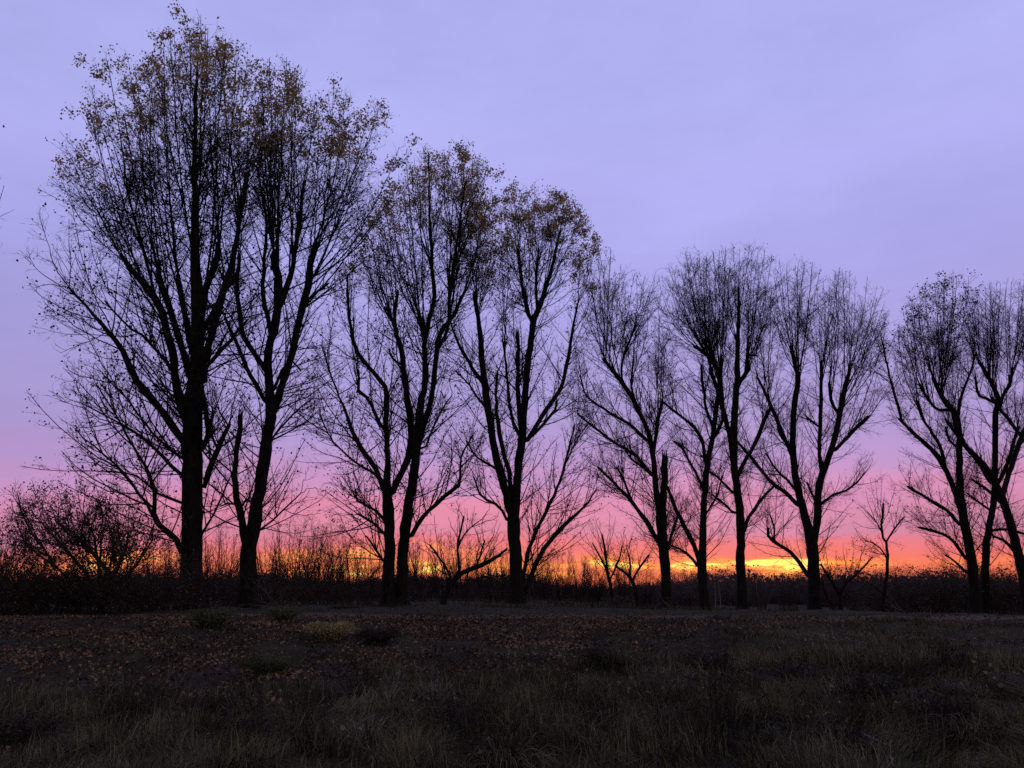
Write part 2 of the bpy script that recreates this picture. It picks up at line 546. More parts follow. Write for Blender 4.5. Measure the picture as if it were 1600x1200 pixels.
def build_tree(name, label, cat, Y, trunk, limbs, fans, group=None, leaf_top=0.0, leaf_any=0.02, extra_trunks=(), broken=(),
               detail=1.0, epi=1.0, leafmat=None, leafsize=0.085, barkmat=None, twigmat=None, seed=0, depth=1.0, lat_up=0.3,
               top_y=None, shoots=1.0, rootflare=True, lat_len=1.25, sub=1.0, wscale=1.0, fanw=1.0):
    global rng
    rng = np.random.default_rng(1000 + seed)
    barkmat = barkmat or BARK; twigmat = twigmat or TWIG; leafmat = leafmat or LEAF_GOLD
    base = P2W(trunk[0][0], trunk[0][1], Y)
    base[2] = float(ground_z(base[0], base[1]))
    root = thing(name, label, cat, base, group)
    m_per_px = Y / FPX * 1.03
    lines = []      # (px array (n,2), depth offset (n,), world (n,3), radius (n,))

    def place(poly, first=False, slope=None, tube=True, d0=None):
        a = np.array(poly, float)
        if a.shape[1] == 2:
            a = np.hstack([a, np.full((len(a), 1), 3.0)])
        ln = np.linalg.norm(np.diff(a[:, :2], axis=0), axis=1).sum()
        n = max(5, int(ln * m_per_px / 0.45))
        n = min(n, 60)
        s = catmull(a, n)
        s[:, 2] = np.clip(s[:, 2], 0.6, 60) * 0.90
        if d0 is None:
            d0 = 0.0
            if lines and not first:
                best = 1e9
                for q in lines:
                    dist = np.linalg.norm(q[0] - s[0, :2], axis=1)
                    j = dist.argmin()
                    if dist[j] < best:
                        best = dist[j]; d0 = q[1][j]
        if slope is None:
            slope = rng.uniform(0.12, 0.5) * rng.choice([-1, 1])
            if abs(d0) > 2:
                slope = abs(slope) * -np.sign(d0) * 0.6
        arc = np.concatenate([[0], np.cumsum(np.linalg.norm(np.diff(s[:, :2], axis=0), axis=1))]) * m_per_px
        dep = d0 + slope * depth * arc * (0 if first else 1)
        W = P2W(s[:, 0], s[:, 1], Y + dep)
        W += rng.normal(size=W.shape) * 0.018 * np.minimum(1, arc)[:, None]
        rad = s[:, 2] / 2 * (Y + dep) / FPX * 1.03
        rad *= 1 + 0.10 * (rng.random(n) - 0.5)
        lines.append((s[:, :2], dep, W, rad))
        return W, rad

    def wood(nm, W, rad, mat, sides=8, jag=False, parent=root):
        g = Geo()
        W = W - base
        if jag:
            P = W[None]; Rr = rad[None].copy()
            g.tubes(P, Rr, sides)
            n_sp = 7
            top = W[-1]; r = rad[-1]
            for i in range(n_sp):
                a = i * 2 * math.pi / n_sp
                o = np.array([math.cos(a), math.sin(a), 0]) * r * 0.72
                h = rng.uniform(0.25, 1.0) * r * 5
                g.spikes((top + o - np.array([0, 0, 0.12]))[None], (top + o * 0.9 + np.array([0, 0, h]))[None], [r * 0.38])
        else:
            g.tubes(W[None], rad[None], sides)
            g.spikes(W[-1][None], (W[-1] + norm(W[-1] - W[-2]) * rad[-1] * 2)[None], [rad[-1]])
        # uneven bark relief
        me = g.mesh(nm, mat, True)
        co = np.empty(len(me.vertices) * 3, np.float32); me.vertices.foreach_get('co', co); co = co.reshape(-1, 3)
        k = (vnoise(co * np.array([6, 6, 1.4]) + 17, seed) - 0.5) * min(0.06, float(rad.max()) * 0.35)
        co[:, 0] += k; co[:, 1] += k * 0.6
        me.vertices.foreach_set('co', co.ravel()); me.update()
        return link(nm, me, parent)

    # trunk(s)
    for ti, tr in enumerate([trunk] + list(extra_trunks)):
        W, rad = place(tr, first=(ti == 0), slope=0.0 if ti == 0 else 0.06, d0=0.0 if ti == 0 else 0.25)
        zb = float(ground_z(W[0, 0], W[0, 1]))
        W[0, 2] = zb - 0.25
        if rootflare:
            h = W[:, 2] - zb
            rad *= 1 + 0.70 * np.exp(-np.maximum(h, 0) / 0.40)
        wood('trunk', W, rad, barkmat, 12)
    for br in broken:
        W, rad = place(br, slope=0.02)
        o = wood('broken_stem', W, rad, [barkmat], 9, jag=True)
        o['label'] = 'snapped off stem with a splintered top'
    for lb in limbs:
        # root each limb inside the wood it grows from
        st = np.array(lb[0][:2], float); bd = 1e9
        for q in lines:
            dist = np.linalg.norm(q[0] - (st + np.array([0, 4])), axis=1); jq = dist.argmin()
            if dist[jq] < bd:
                bd = dist[jq]; bp = q[0][jq]
        if 2.5 < bd < 30:
            lb = [(bp[0], bp[1], lb[0][2] * 1.05)] + list(lb)
        W, rad = place(lb)
        wood('limb', W, rad, barkmat, 7)
    # every limb end that is not a fan node carries a few shoots of its own
    fans = list(fans)
    nodes = np.array([f[0][:2] for f in fans], float)
    for lb in list(limbs) + [trunk] + list(extra_trunks):
        e = np.array(lb[-1], float); e0 = np.array(lb[-2], float)
        w_ = e[2] if len(e) > 2 else 3.0
        if np.linalg.norm(nodes - e[:2], axis=1).min() < 12 or (lb[0][1] > 930 and w_ < 4.5):
            continue
        dr = norm(e[:2] - e0[:2]); dr = norm(dr * 0.75 + np.array([0, -0.75]))
        Lp = float(np.clip(w_ * 13 + 25, 45, 130)) * (40.0 / Y) ** 0.6
        sdv = np.array([-dr[1], dr[0]])
        tips = [tuple(e[:2] + dr * Lp * q1 + sdv * Lp * q2) for q1, q2 in ((0.75, -0.45), (1.0, -0.12), (0.95, 0.18), (0.7, 0.5))]
        fans.append(((e[0], e[1], max(2.5, w_ * 0.9)), tips, 6 if w_ > 3 else 4))
    # shoots fanning from nodes towards the crown edge
    S = []; SR = []; SH = []
    zt = P2W(800, top_y if top_y else min(t[1] for f in fans for t in f[1]), Y)[2] - base[2]
    for nd, tips, n in fans:
        n = max(1, int(round(n * shoots * 0.8)))
        nd = np.array(nd, float)
        best = 1e9; d0 = 0; 
        for q in lines:
            dist = np.linalg.norm(q[0] - nd[:2], axis=1); j = dist.argmin()
            if dist[j] < best:
                best = dist[j]; d0 = q[1][j]; jj = j; qq = q
        tips = np.array(tips, float)
        if fanw != 1.0:
            cx_ = tips[:, 0].mean(); tips[:, 0] = nd[0] + (cx_ - nd[0]) * fanw + (tips[:, 0] - cx_) * (fanw + 0.25)
        tl = catmull(tips, max(n, 2)) if len(tips) > 1 else np.repeat(tips, n, 0)
        if n == 1:
            tl = tips[len(tips) // 2][None]
        for i in range(n):
            back = rng.integers(0, 5)
            # start a little down the parent so that shoots leave at different heights
            j2 = max(0, jj - back) if best < 12 else None
            if j2 is not None:
                st = qq[0][j2]; ds = qq[1][j2]
            else:
                st = nd[:2]; ds = d0
            tp = tl[i] + rng.normal(size=2) * np.array([5, 7]) * (40.0 / Y) + np.array([0, 13.0 * 40.0 / Y])
            hpx = np.linalg.norm(tp - st)
            if i % 2 == 1 and n > 4:
                q_ = rng.uniform(0.62, 0.93); tp = st + (tp - st) * q_   # inner shoots end lower
            Lm = hpx * m_per_px
            spread = rng.uniform(-0.42, 0.42) * Lm * depth
            if abs(ds + spread) > 4.5 * depth:
                spread = -ds * 0.5
            k = 12
            t = np.linspace(0, 1, k)[:, None]
            ctl = st + (tp - st) * np.array([rng.uniform(0.55, 0.78), rng.uniform(0.36, 0.48)])
            px = (1 - t) ** 2 * st + 2 * t * (1 - t) * ctl + t * t * tp
            px = px + np.cumsum(rng.normal(size=px.shape) * 1.5 * 40 / Y, 0) * np.sin(np.pi * t) * 0.9
            dep = ds + spread * (t[:, 0] ** 0.8)
            W = P2W(px[:, 0], px[:, 1], Y + dep)
            w0 = (nd[2] if len(nd) > 2 else 4.0) * rng.uniform(0.45, 0.85)
            w0 = min(w0, (0.9 if Y < 50 else 0.45) + hpx * 0.0070 * rng.uniform(0.6, 1.15))
            rad = (w0 / 2 * m_per_px) * np.linspace(1, 0.16, k) ** 0.85 + 0.004
            S.append(W); SR.append(rad)
            lines.append((px, dep, W, rad))
    S = np.array(S) - base; SR = np.array(SR)
    crown = Geo(); fol = Geo()
    crown.tubes(S, SR * wscale, 5)
    # collect parents for side branches: shoots + limbs resampled to 12
    PL = [S]; PR = [SR]; kindf = [np.ones(len(S))]
    lim = []; limr = []
    for q in lines[:len(lines) - len(S)]:
        W = q[2] - base
        ii = np.linspace(0, len(W) - 1, 12)
        lim.append(np.stack([np.interp(ii, np.arange(len(W)), W[:, c]) for c in range(3)], -1))
        limr.append(np.interp(ii, np.arange(len(W)), q[3]))
    lim = np.array(lim); limr = np.array(limr)
    sl = lengths(S)
    # level A: laterals on shoots
    cnt = np.maximum(3, (sl / 0.44 * detail).astype(int))
    idx = np.repeat(np.arange(len(S)), cnt)
    t = rng.uniform(0.12, 1.0, len(idx)) ** 0.85
    ln = (0.45 + 0.26 * sl[idx] * (1.05 - t) ** 0.8 * rng.uniform(0.3, 1.2, len(idx))) * lat_len * rng.uniform(0.6, 1.3, len(idx))
    ln = np.clip(ln, 0.3, 3.4 * lat_len) * (1 - 0.5 * sstep(0.8, 1.0, t))
    A, AR = sprout(S, SR, idx, t, ln, rng.uniform(0.40, 1.15, len(idx)), 5, lat_up, 0.08, rbase=0.007 + ln * 0.0045)
    # level A2: fine side growth on limbs and trunk
    ll = lengths(lim)
    cnt = np.maximum(1, (ll / 0.42 * detail * epi).astype(int))
    idx2 = np.repeat(np.arange(len(lim)), cnt)
    t2 = rng.uniform(0.0, 1.0, len(idx2)) ** 0.8
    ok = (lim[idx2, 0, 2] + 0 * t2 > 1.0) | (t2 > 0.16)
    idx2, t2 = idx2[ok], t2[ok]
    ln2 = rng.uniform(0.45, 1.0, len(idx2)) ** 2 * 3.7 * lat_len
    ln2 = ln2 * (1 - 0.75 * sstep(0.6, 1.0, t2)) * np.clip(limr[idx2, np.clip((t2 * 11).astype(int), 0, 11)] / 0.05, 0.35, 1.0)
    A2, AR2 = sprout(lim, limr, idx2, t2, ln2, rng.uniform(0.4, 1.2, len(idx2)), 5, lat_up * 1.6, 0.10)
    A = np.concatenate([A, A2]); AR = np.concatenate([AR, AR2])
    tA = np.concatenate([t, t2 * 0.3])
    crown.tubes(A, AR * wscale, 3)
    # level B: twigs
    al = lengths(A)
    cnt = np.maximum(1, (al / 0.29 * detail * sub).astype(int))
    ib = np.repeat(np.arange(len(A)), cnt)
    tb = rng.uniform(0.12, 1.0, len(ib))
    lb_ = 0.16 + 0.34 * al[ib] * (1 - tb) * rng.uniform(0.5, 1.3, len(ib)) + rng.uniform(0, 0.18, len(ib))
    B, BR = sprout(A, AR, ib, tb, lb_, rng.uniform(0.4, 1.05, len(ib)), 2, lat_up * 0.6, 0.12, rbase=0.0022 + 0.004 * lb_ + 0 * tb, rtip=0.5)
    BR = np.maximum(BR, 0.0062) * wscale
    crown.spikes(B[:, 0], B[:, -1], BR[:, 0] * 1.25)
    # level C: twiglets, single spikes
    bl = lengths(B)
    cnt = np.maximum(1, (bl / 0.20 * detail * sub).astype(int))
    ic = np.repeat(np.arange(len(B)), cnt)
    p0, T = interp(B[ic], rng.uniform(0.2, 1.0, len(ic)))
    D = norm(T + rng.normal(size=T.shape) * 0.55 + np.array([0, 0, 0.15]))
    p1 = p0 + D * rng.uniform(0.10, 0.40, len(ic))[:, None]
    crown.spikes(p0, p1, np.full(len(ic), 0.0066 * wscale))
    # leaves at twig ends
    hz = p1[:, 2] / zt
    clump = vnoise(p1 * 0.75, 40 + seed)
    fine = vnoise(p1 * 2.1, 60 + seed)
    tpar = tA[ib[ic]]
    prob = leaf_any * (0.15 + 1.7 * sstep(0.45, 0.75, fine)) + 0.27 * leaf_top * sstep(0.55, 0.97, tpar * 0.8 + 0.2 * hz) * sstep(0.60, 0.88, hz) * (0.25 + 1.2 * sstep(0.34, 0.58, clump))
    rep = rng.poisson(np.clip(prob * 1.6, 0, 8))
    CL = np.repeat(p1, rep, 0) + rng.normal(size=(rep.sum(), 3)) * 0.07
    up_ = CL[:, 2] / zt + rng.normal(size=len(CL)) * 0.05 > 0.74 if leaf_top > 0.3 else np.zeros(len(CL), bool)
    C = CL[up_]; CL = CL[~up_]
    if leaf_top > 0.3:
        # leaf clusters that still hold on round the heads of the highest shoots
        htip = S[:, -1, 2] / zt
        per = (leaf_top * 95 * sstep(0.62, 0.90, htip) * rng.uniform(0.1, 1.6, len(S))).astype(int)
        ii = np.repeat(np.arange(len(S)), per)
        # a handful of tight clumps per shoot head
        slot = rng.integers(0, 5, len(ii))
        ct = np.abs(rng.normal(size=(len(S), 5))) * 0.10
        co_ = rng.normal(size=(len(S), 5, 3)) * np.array([0.42, 0.42, 0.25])
        pc, _ = interp(S[ii], 1 - ct[ii, slot])
        off = co_[ii, slot] + rng.normal(size=(len(ii), 3)) * 0.15
        C = np.concatenate([C, pc + off])
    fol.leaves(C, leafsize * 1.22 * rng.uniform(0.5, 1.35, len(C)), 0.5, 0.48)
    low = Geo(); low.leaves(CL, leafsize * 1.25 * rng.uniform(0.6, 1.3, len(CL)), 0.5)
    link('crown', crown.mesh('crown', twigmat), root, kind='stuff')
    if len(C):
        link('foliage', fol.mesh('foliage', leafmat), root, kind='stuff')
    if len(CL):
        link('foliage', low.mesh('lower_foliage', LEAF_DARK if leafmat is LEAF_GOLD else leafmat), root, kind='stuff')  # lower leaves of golden trees: backlit silhouette put into a darker colour
    return root, sum(len(f) * (2 if f.shape[1] == 4 else 1) for f in crown.F) + len(C) * 2


TRIS = {}


def T(name, *a, **k):
    o, n = build_tree(name, *a, **k)
    TRIS[a[0][:30]] = n
    return o


# --- 1: the tallest tree at left
T('poplar_tree', 'tallest poplar with the thickest straight trunk, golden leaves at its top, left of the row', 'tree', 34.0,
  [(297, 948, 38), (298, 900, 34), (300, 840, 33), (301, 780, 33), (300, 720, 34), (300, 660, 34), (304, 610, 30), (308, 560, 24), (308, 480, 21), (305, 400, 17), (304, 330, 13), (305, 230, 8), (306, 140, 5), (310, 75, 3)],
  [[(288, 690, 14), (262, 655, 13), (243, 631, 13), (212, 592, 12), (191, 548, 10), (173, 522, 8), (143, 488, 6), (108, 449, 4)],
   [(292, 660, 15), (277, 613, 15), (271, 561, 14), (256, 496, 14), (240, 462, 13), (221, 440, 11), (190, 400, 7)],
   [(300, 600, 14), (290, 560, 13), (277, 518, 12), (262, 470, 12), (250, 440, 10), (248, 408, 8)],
   [(304, 560, 12), (290, 500, 10), (281, 450, 10), (278, 430, 8)],
   [(314, 600, 16), (322, 560, 15), (329, 527, 13), (345, 475, 12), (351, 450, 12), (366, 400, 10), (376, 330, 8), (388, 270, 6)],
   [(312, 540, 14), (316, 490, 14), (322, 450, 14), (340, 400, 11), (343, 380, 9)],
   [(316, 520, 10), (337, 485, 10), (352, 450, 9), (372, 430, 8), (374, 400, 6)],
   [(318, 760, 10), (326, 735, 10), (334, 717, 9), (345, 690, 9), (357, 664, 7)],
   [(340, 700, 5), (328, 670, 4), (334, 640, 3)],
   [(312, 706, 8), (325, 683, 9), (322, 640, 9), (314, 610, 7)],
   [(322, 576, 8), (345, 548, 7), (368, 522, 6), (386, 500, 4)],
   [(286, 864, 11), (272, 840, 10), (258, 828, 9), (243, 812, 9), (240, 773, 7), (234, 743, 6), (204, 691, 4), (180, 648, 3), (150, 600, 2)],
   [(243, 814, 6), (228, 785, 5), (190, 735, 4), (150, 700, 3), (118, 670, 2)],
   [(284, 742, 7), (256, 717, 6), (230, 690, 5), (208, 674, 4), (165, 650, 3), (125, 630, 2)],
   [(284, 715, 6), (262, 700, 5), (240, 680, 4), (200, 625, 3), (160, 585, 2)],
   [(284, 786, 5), (264, 777, 5), (245, 772, 4), (215, 745, 3), (170, 735, 2)],
   [(288, 625, 6), (262, 570, 6), (228, 530, 5), (205, 515, 4), (165, 470, 3)],
   [(300, 690, 5), (296, 660, 5)],
   [(302, 858, 5), (320, 826, 4), (345, 780, 3), (362, 740, 2)]],
  [((108, 449, 5), [(48, 425), (52, 350), (74, 322), (100, 330)], 7),
   ((143, 488, 5), [(62, 455), (80, 400), (100, 330), (112, 300)], 6),
   ((190, 400, 8), [(98, 262), (104, 202), (118, 195), (140, 150)], 9),
   ((221, 440, 10), [(118, 215), (140, 128), (160, 100), (182, 92), (205, 86)], 11),
   ((248, 410, 9), [(150, 120), (200, 84), (232, 96), (238, 110)], 10),
   ((278, 430, 8), [(215, 100), (240, 60), (250, 48), (262, 60)], 8),
   ((305, 400, 12), [(250, 62), (275, 40), (290, 28), (325, 26)], 7),
   ((304, 300, 9), [(270, 42), (295, 22), (312, 14), (330, 20), (350, 45)], 9),
   ((343, 385, 9), [(320, 40), (345, 38), (362, 42), (372, 52)], 9),
   ((374, 400, 7), [(360, 180), (385, 160)], 3),
   ((376, 330, 9), [(352, 62), (372, 56), (388, 66), (396, 74)], 6),
   ((386, 500, 3), [(380, 400), (400, 380), (420, 420)], 3),
   ((334, 640, 3), [(330, 600), (345, 590)], 2),
   ((180, 648, 3), [(100, 620), (112, 560), (150, 530)], 5),
   ((118, 670, 3), [(108, 660), (115, 620), (130, 600)], 4),
   ((165, 650, 3), [(120, 640), (125, 600), (140, 570)], 4),
   ((165, 470, 3), [(90, 420), (110, 380), (140, 350)], 5),
   ((160, 585, 3), [(100, 570), (105, 520), (120, 490)], 4),
   ((170, 735, 2), [(120, 720), (130, 690)], 3),
   ((362, 740, 2), [(350, 680), (375, 690)], 2),
   ((173, 522, 5), [(95, 470), (85, 500), (100, 540)], 4)],
  leaf_top=2.6, leaf_any=0.32, shoots=0.64, seed=1, detail=1.1, epi=1.69)

# --- 2: its neighbour
T('poplar_tree', 'tall leaning poplar forking high into three, with a snapped second stem beside its trunk', 'tree', 36.0,
  [(388, 935, 30), (388, 890, 27), (390, 850, 25), (396, 826, 23), (402, 790, 21), (408, 752, 21), (413, 717, 20), (418, 683, 19), (423, 645, 20), (421, 613, 16), (419, 561, 14), (427, 518, 14), (433, 483, 14), (434, 440, 14), (428, 400, 12)],
  [[(426, 650, 14), (432, 631, 14), (444, 595, 13), (456, 553, 13), (466, 510, 12), (473, 480, 13), (482, 442, 13), (486, 405, 11), (492, 380, 8)],
   [(418, 636, 9), (410, 620, 8), (396, 594, 8), (386, 578, 7), (373, 544, 7), (360, 515, 6), (352, 496, 5)],
   [(416, 585, 10), (412, 574, 10), (395, 548, 9), (382, 531, 9), (376, 505, 8), (373, 483, 8), (369, 450, 7), (372, 420, 5)],
   [(424, 530, 9), (418, 490, 8), (410, 455, 8), (414, 392, 6), (416, 342, 5), (402, 262, 4)],
   [(436, 485, 10), (444, 462, 10), (455, 425, 10), (460, 392, 8), (470, 342, 7), (475, 285, 5)],
   [(477, 472, 5), (490, 460, 5), (502, 450, 5), (513, 444, 4)],
   [(428, 610, 6), (440, 580, 5), (452, 560, 4), (470, 578, 3)],
   [(386, 780, 4), (364, 790, 4), (350, 785, 3), (345, 770, 2)],
   [(404, 830, 4), (440, 800, 3), (470, 770, 2)],
   [(404, 700, 4), (440, 680, 3), (480, 660, 2)],
   [(420, 690, 4), (455, 650, 3), (490, 620, 2)]],
  [((428, 400, 10), [(412, 100), (422, 66), (432, 56), (446, 76)], 8),
   ((422, 385, 8), [(400, 180), (412, 120), (440, 90), (458, 90)], 8),
   ((416, 342, 6), [(400, 170), (408, 140)], 2),
   ((460, 392, 8), [(440, 150), (462, 110), (480, 132), (500, 142)], 9),
   ((475, 285, 6), [(450, 110), (470, 128), (492, 140)], 5),
   ((486, 405, 11), [(500, 150), (518, 140), (532, 122), (552, 140)], 11),
   ((492, 380, 10), [(545, 160), (565, 150), (586, 142), (606, 165)], 10),
   ((488, 430, 9), [(585, 190), (606, 200), (626, 218), (618, 265)], 8),
   ((482, 442, 7), [(612, 300), (604, 340), (590, 380)], 5),
   ((513, 444, 3), [(540, 410), (560, 400)], 2),
   ((352, 496, 4), [(325, 420), (340, 380), (360, 400)], 5),
   ((372, 420, 5), [(345, 300), (362, 260), (385, 230)], 6),
   ((470, 770, 2), [(480, 740), (490, 760)], 3),
   ((480, 660, 2), [(500, 640), (490, 600)], 3),
   ((490, 620, 2), [(505, 590), (500, 560)], 3)],
  broken=[[(389, 868, 14), (383, 842, 13), (375, 800, 12), (368, 765, 11), (367, 735, 10), (371, 700, 10), (375, 668, 9), (376, 650, 9)]],
  leaf_top=2.6, leaf_any=0.20, shoots=0.72, seed=2, detail=1.1, epi=1.69)

# --- 3: twin-trunk
T('poplar_tree', 'poplar with two trunks rising side by side from one foot, golden tips, third from left', 'tree', 44.0,
  [(607, 948, 22), (607, 900, 20), (609, 870, 19), (609, 830, 18), (607, 790, 18), (605, 768, 16), (605, 720, 9), (604, 678, 9), (603, 640, 9), (603, 609, 9), (592, 592, 8), (575, 572, 7), (560, 553, 7), (549, 520, 6), (544, 470, 4), (542, 430, 3)],
  [[(601, 768, 10), (590, 739, 9), (577, 718, 9), (564, 700, 8), (553, 680, 8), (538, 639, 5), (516, 583, 3), (503, 540, 2)],
   [(612, 772, 13), (622, 747, 12), (636, 720, 12), (642, 690, 12), (642, 655, 12), (636, 620, 11), (631, 580, 10), (628, 550, 9), (617, 505, 7), (622, 455, 5)],
   [(598, 670, 7), (588, 650, 6), (577, 626, 6), (568, 616, 6), (561, 613, 6), (560, 580, 4)],
   [(655, 690, 12), (664, 655, 11), (674, 620, 10), (680, 570, 9), (685, 527, 9), (698, 505, 8), (711, 490, 7), (722, 462, 5)],
   [(641, 840, 8), (655, 815, 8), (672, 795, 7), (694, 776, 7), (716, 757, 6), (719, 735, 4), (722, 710, 3), (742, 674, 2)],
   [(601, 836, 6), (590, 822, 5), (577, 813, 5), (560, 804, 4)],
   [(601, 814, 6), (590, 800, 5), (575, 792, 4), (560, 784, 4), (556, 765, 3)],
   [(632, 572, 5), (620, 565, 4), (611, 558, 4), (608, 545, 3)],
   [(664, 700, 4), (672, 680, 4), (690, 640, 3), (705, 620, 2)],
   [(664, 600, 8), (664, 560, 8), (662, 520, 7), (660, 497, 7)],
   [(686, 540, 6), (700, 512, 6), (704, 453, 6), (717, 360, 4), (727, 285, 3)],
   [(590, 742, 5), (560, 725, 4), (520, 690, 3), (500, 650, 2)],
   [(601, 880, 5), (585, 855, 4), (572, 838, 3)]],
  [((542, 440, 4), [(530, 400), (545, 370), (560, 350)], 5),
   ((503, 540, 3), [(496, 520), (508, 470), (525, 430)], 5),
   ((560, 580, 4), [(540, 480), (555, 430), (575, 420)], 5),
   ((622, 455, 5), [(572, 372), (582, 335), (592, 310), (605, 298)], 9),
   ((612, 500, 5), [(565, 420), (572, 380), (590, 350)], 6),
   ((660, 500, 7), [(600, 320), (630, 270), (645, 250), (655, 235)], 10),
   ((672, 400, 6), [(640, 262), (656, 228), (680, 218), (695, 225)], 9),
   ((704, 453, 6), [(690, 240), (712, 240), (728, 222), (742, 230)], 9),
   ((717, 380, 5), [(722, 226), (735, 222), (750, 250), (762, 272)], 8),
   ((722, 462, 6), [(740, 290), (760, 280), (774, 290), (770, 330)], 8),
   ((742, 674, 2), [(740, 620), (755, 640)], 3),
   ((560, 784, 3), [(520, 745), (535, 720), (555, 710)], 6),
   ((560, 804, 3), [(505, 790), (512, 750)], 4),
   ((500, 650, 2), [(490, 640), (488, 600), (500, 570)], 4),
   ((705, 620, 2), [(700, 570), (715, 560)], 3),
   ((716, 757, 4), [(700, 700), (712, 680)], 3)],
  extra_trunks=[[(627, 948, 22), (628, 900, 19), (630, 865, 18), (634, 821, 17), (640, 780, 16), (646, 743, 15), (653, 683, 13), (657, 635, 12), (664, 592, 10), (664, 527, 9), (678, 470, 8), (674, 400, 6), (671, 310, 4), (670, 240, 2)]],
  leaf_top=2.6, leaf_any=0.36, seed=3, detail=1.09, epi=1.82)

# --- 4
T('poplar_tree', 'middle poplar with rounded golden top and two thin stems leaning right from its foot', 'tree', 50.0,
  [(807, 950, 25), (807, 915, 22), (806, 880, 21), (804, 845, 21), (802, 808, 21), (806, 782, 16), (809, 735, 14), (815, 691, 13), (820, 626, 12), (826, 560, 11), (832, 510, 11), (838, 490, 10), (846, 470, 9), (856, 440, 7), (868, 395, 5), (876, 360, 4)],
  [[(797, 800, 15), (790, 770, 14), (779, 730, 14), (770, 690, 13), (763, 645, 13), (757, 600, 12), (752, 560, 11), (750, 520, 9), (745, 483, 8), (741, 460, 7)],
   [(800, 780, 9), (797, 745, 8), (786, 705, 8), (778, 660, 7), (774, 620, 5), (778, 580, 3)],
   [(812, 680, 7), (800, 655, 6), (795, 620, 5), (790, 570, 4), (786, 530, 3)],
   [(822, 690, 9), (838, 665, 8), (855, 638, 8), (876, 606, 7), (887, 561, 7), (894, 518, 5), (903, 475, 3)],
   [(826, 686, 6), (850, 662, 5), (868, 640, 5), (870, 625, 3)],
   [(814, 930, 7), (819, 895, 7), (826, 860, 7), (842, 821, 6), (858, 790, 6), (870, 765, 5), (885, 717, 4), (898, 665, 3)],
   [(816, 940, 8), (828, 905, 8), (842, 870, 8), (862, 842, 7), (880, 822, 7), (896, 808, 6), (915, 790, 4), (932, 765, 3)],
   [(793, 815, 6), (785, 798, 5), (770, 785, 5), (750, 772, 4), (740, 745, 3)],
   [(778, 735, 5), (760, 722, 4), (742, 712, 3), (730, 690, 3)],
   [(756, 600, 7), (742, 582, 6), (730, 562, 6), (715, 535, 5), (708, 515, 4)],
   [(834, 508, 8), (822, 480, 7), (814, 430, 6), (809, 390, 4)],
   [(840, 488, 6), (838, 440, 5), (842, 390, 4)],
   [(762, 640, 5), (745, 620, 4), (728, 595, 3), (712, 580, 3)],
   [(886, 720, 3), (900, 690, 2), (920, 660, 2)]],
  [((809, 400, 5), [(786, 305), (795, 296), (808, 300)], 7),
   ((820, 470, 6), [(800, 330), (812, 295), (828, 284)], 6),
   ((842, 400, 5), [(820, 284), (836, 284), (850, 295), (862, 305)], 10),
   ((856, 445, 6), [(860, 300), (880, 305), (895, 312), (908, 318)], 10),
   ((872, 375, 5), [(870, 300), (890, 306), (906, 318), (918, 340)], 9),
   ((850, 465, 5), [(915, 380), (912, 420)], 4),
   ((786, 530, 4), [(780, 400), (785, 340), (792, 320)], 5),
   ((741, 462, 7), [(722, 350), (738, 300), (755, 300), (768, 320)], 9),
   ((745, 490, 5), [(765, 400), (775, 350), (782, 380)], 6),
   ((708, 515, 4), [(690, 470), (700, 420), (715, 400)], 6),
   ((903, 475, 3), [(905, 400), (920, 385), (935, 370)], 5),
   ((894, 518, 4), [(925, 450), (940, 420)], 4),
   ((898, 665, 3), [(888, 610), (905, 600), (925, 610)], 5),
   ((932, 765, 3), [(925, 690), (945, 700), (960, 730)], 5),
   ((896, 808, 3), [(880, 730), (895, 720), (910, 735)], 4),
   ((870, 625, 3), [(862, 560), (875, 550)], 3),
   ((740, 745, 3), [(728, 700), (745, 690)], 4),
   ((730, 690, 2), [(715, 640), (725, 630)], 3),
   ((809, 545, 4), [(800, 480), (812, 450)], 3)],
  broken=[[(814, 672, 8), (810, 630, 8), (809, 585, 7), (809, 545, 7), (809, 520, 6)]],
  leaf_top=3.0, leaf_any=0.22, seed=4, detail=1.06, epi=1.82)

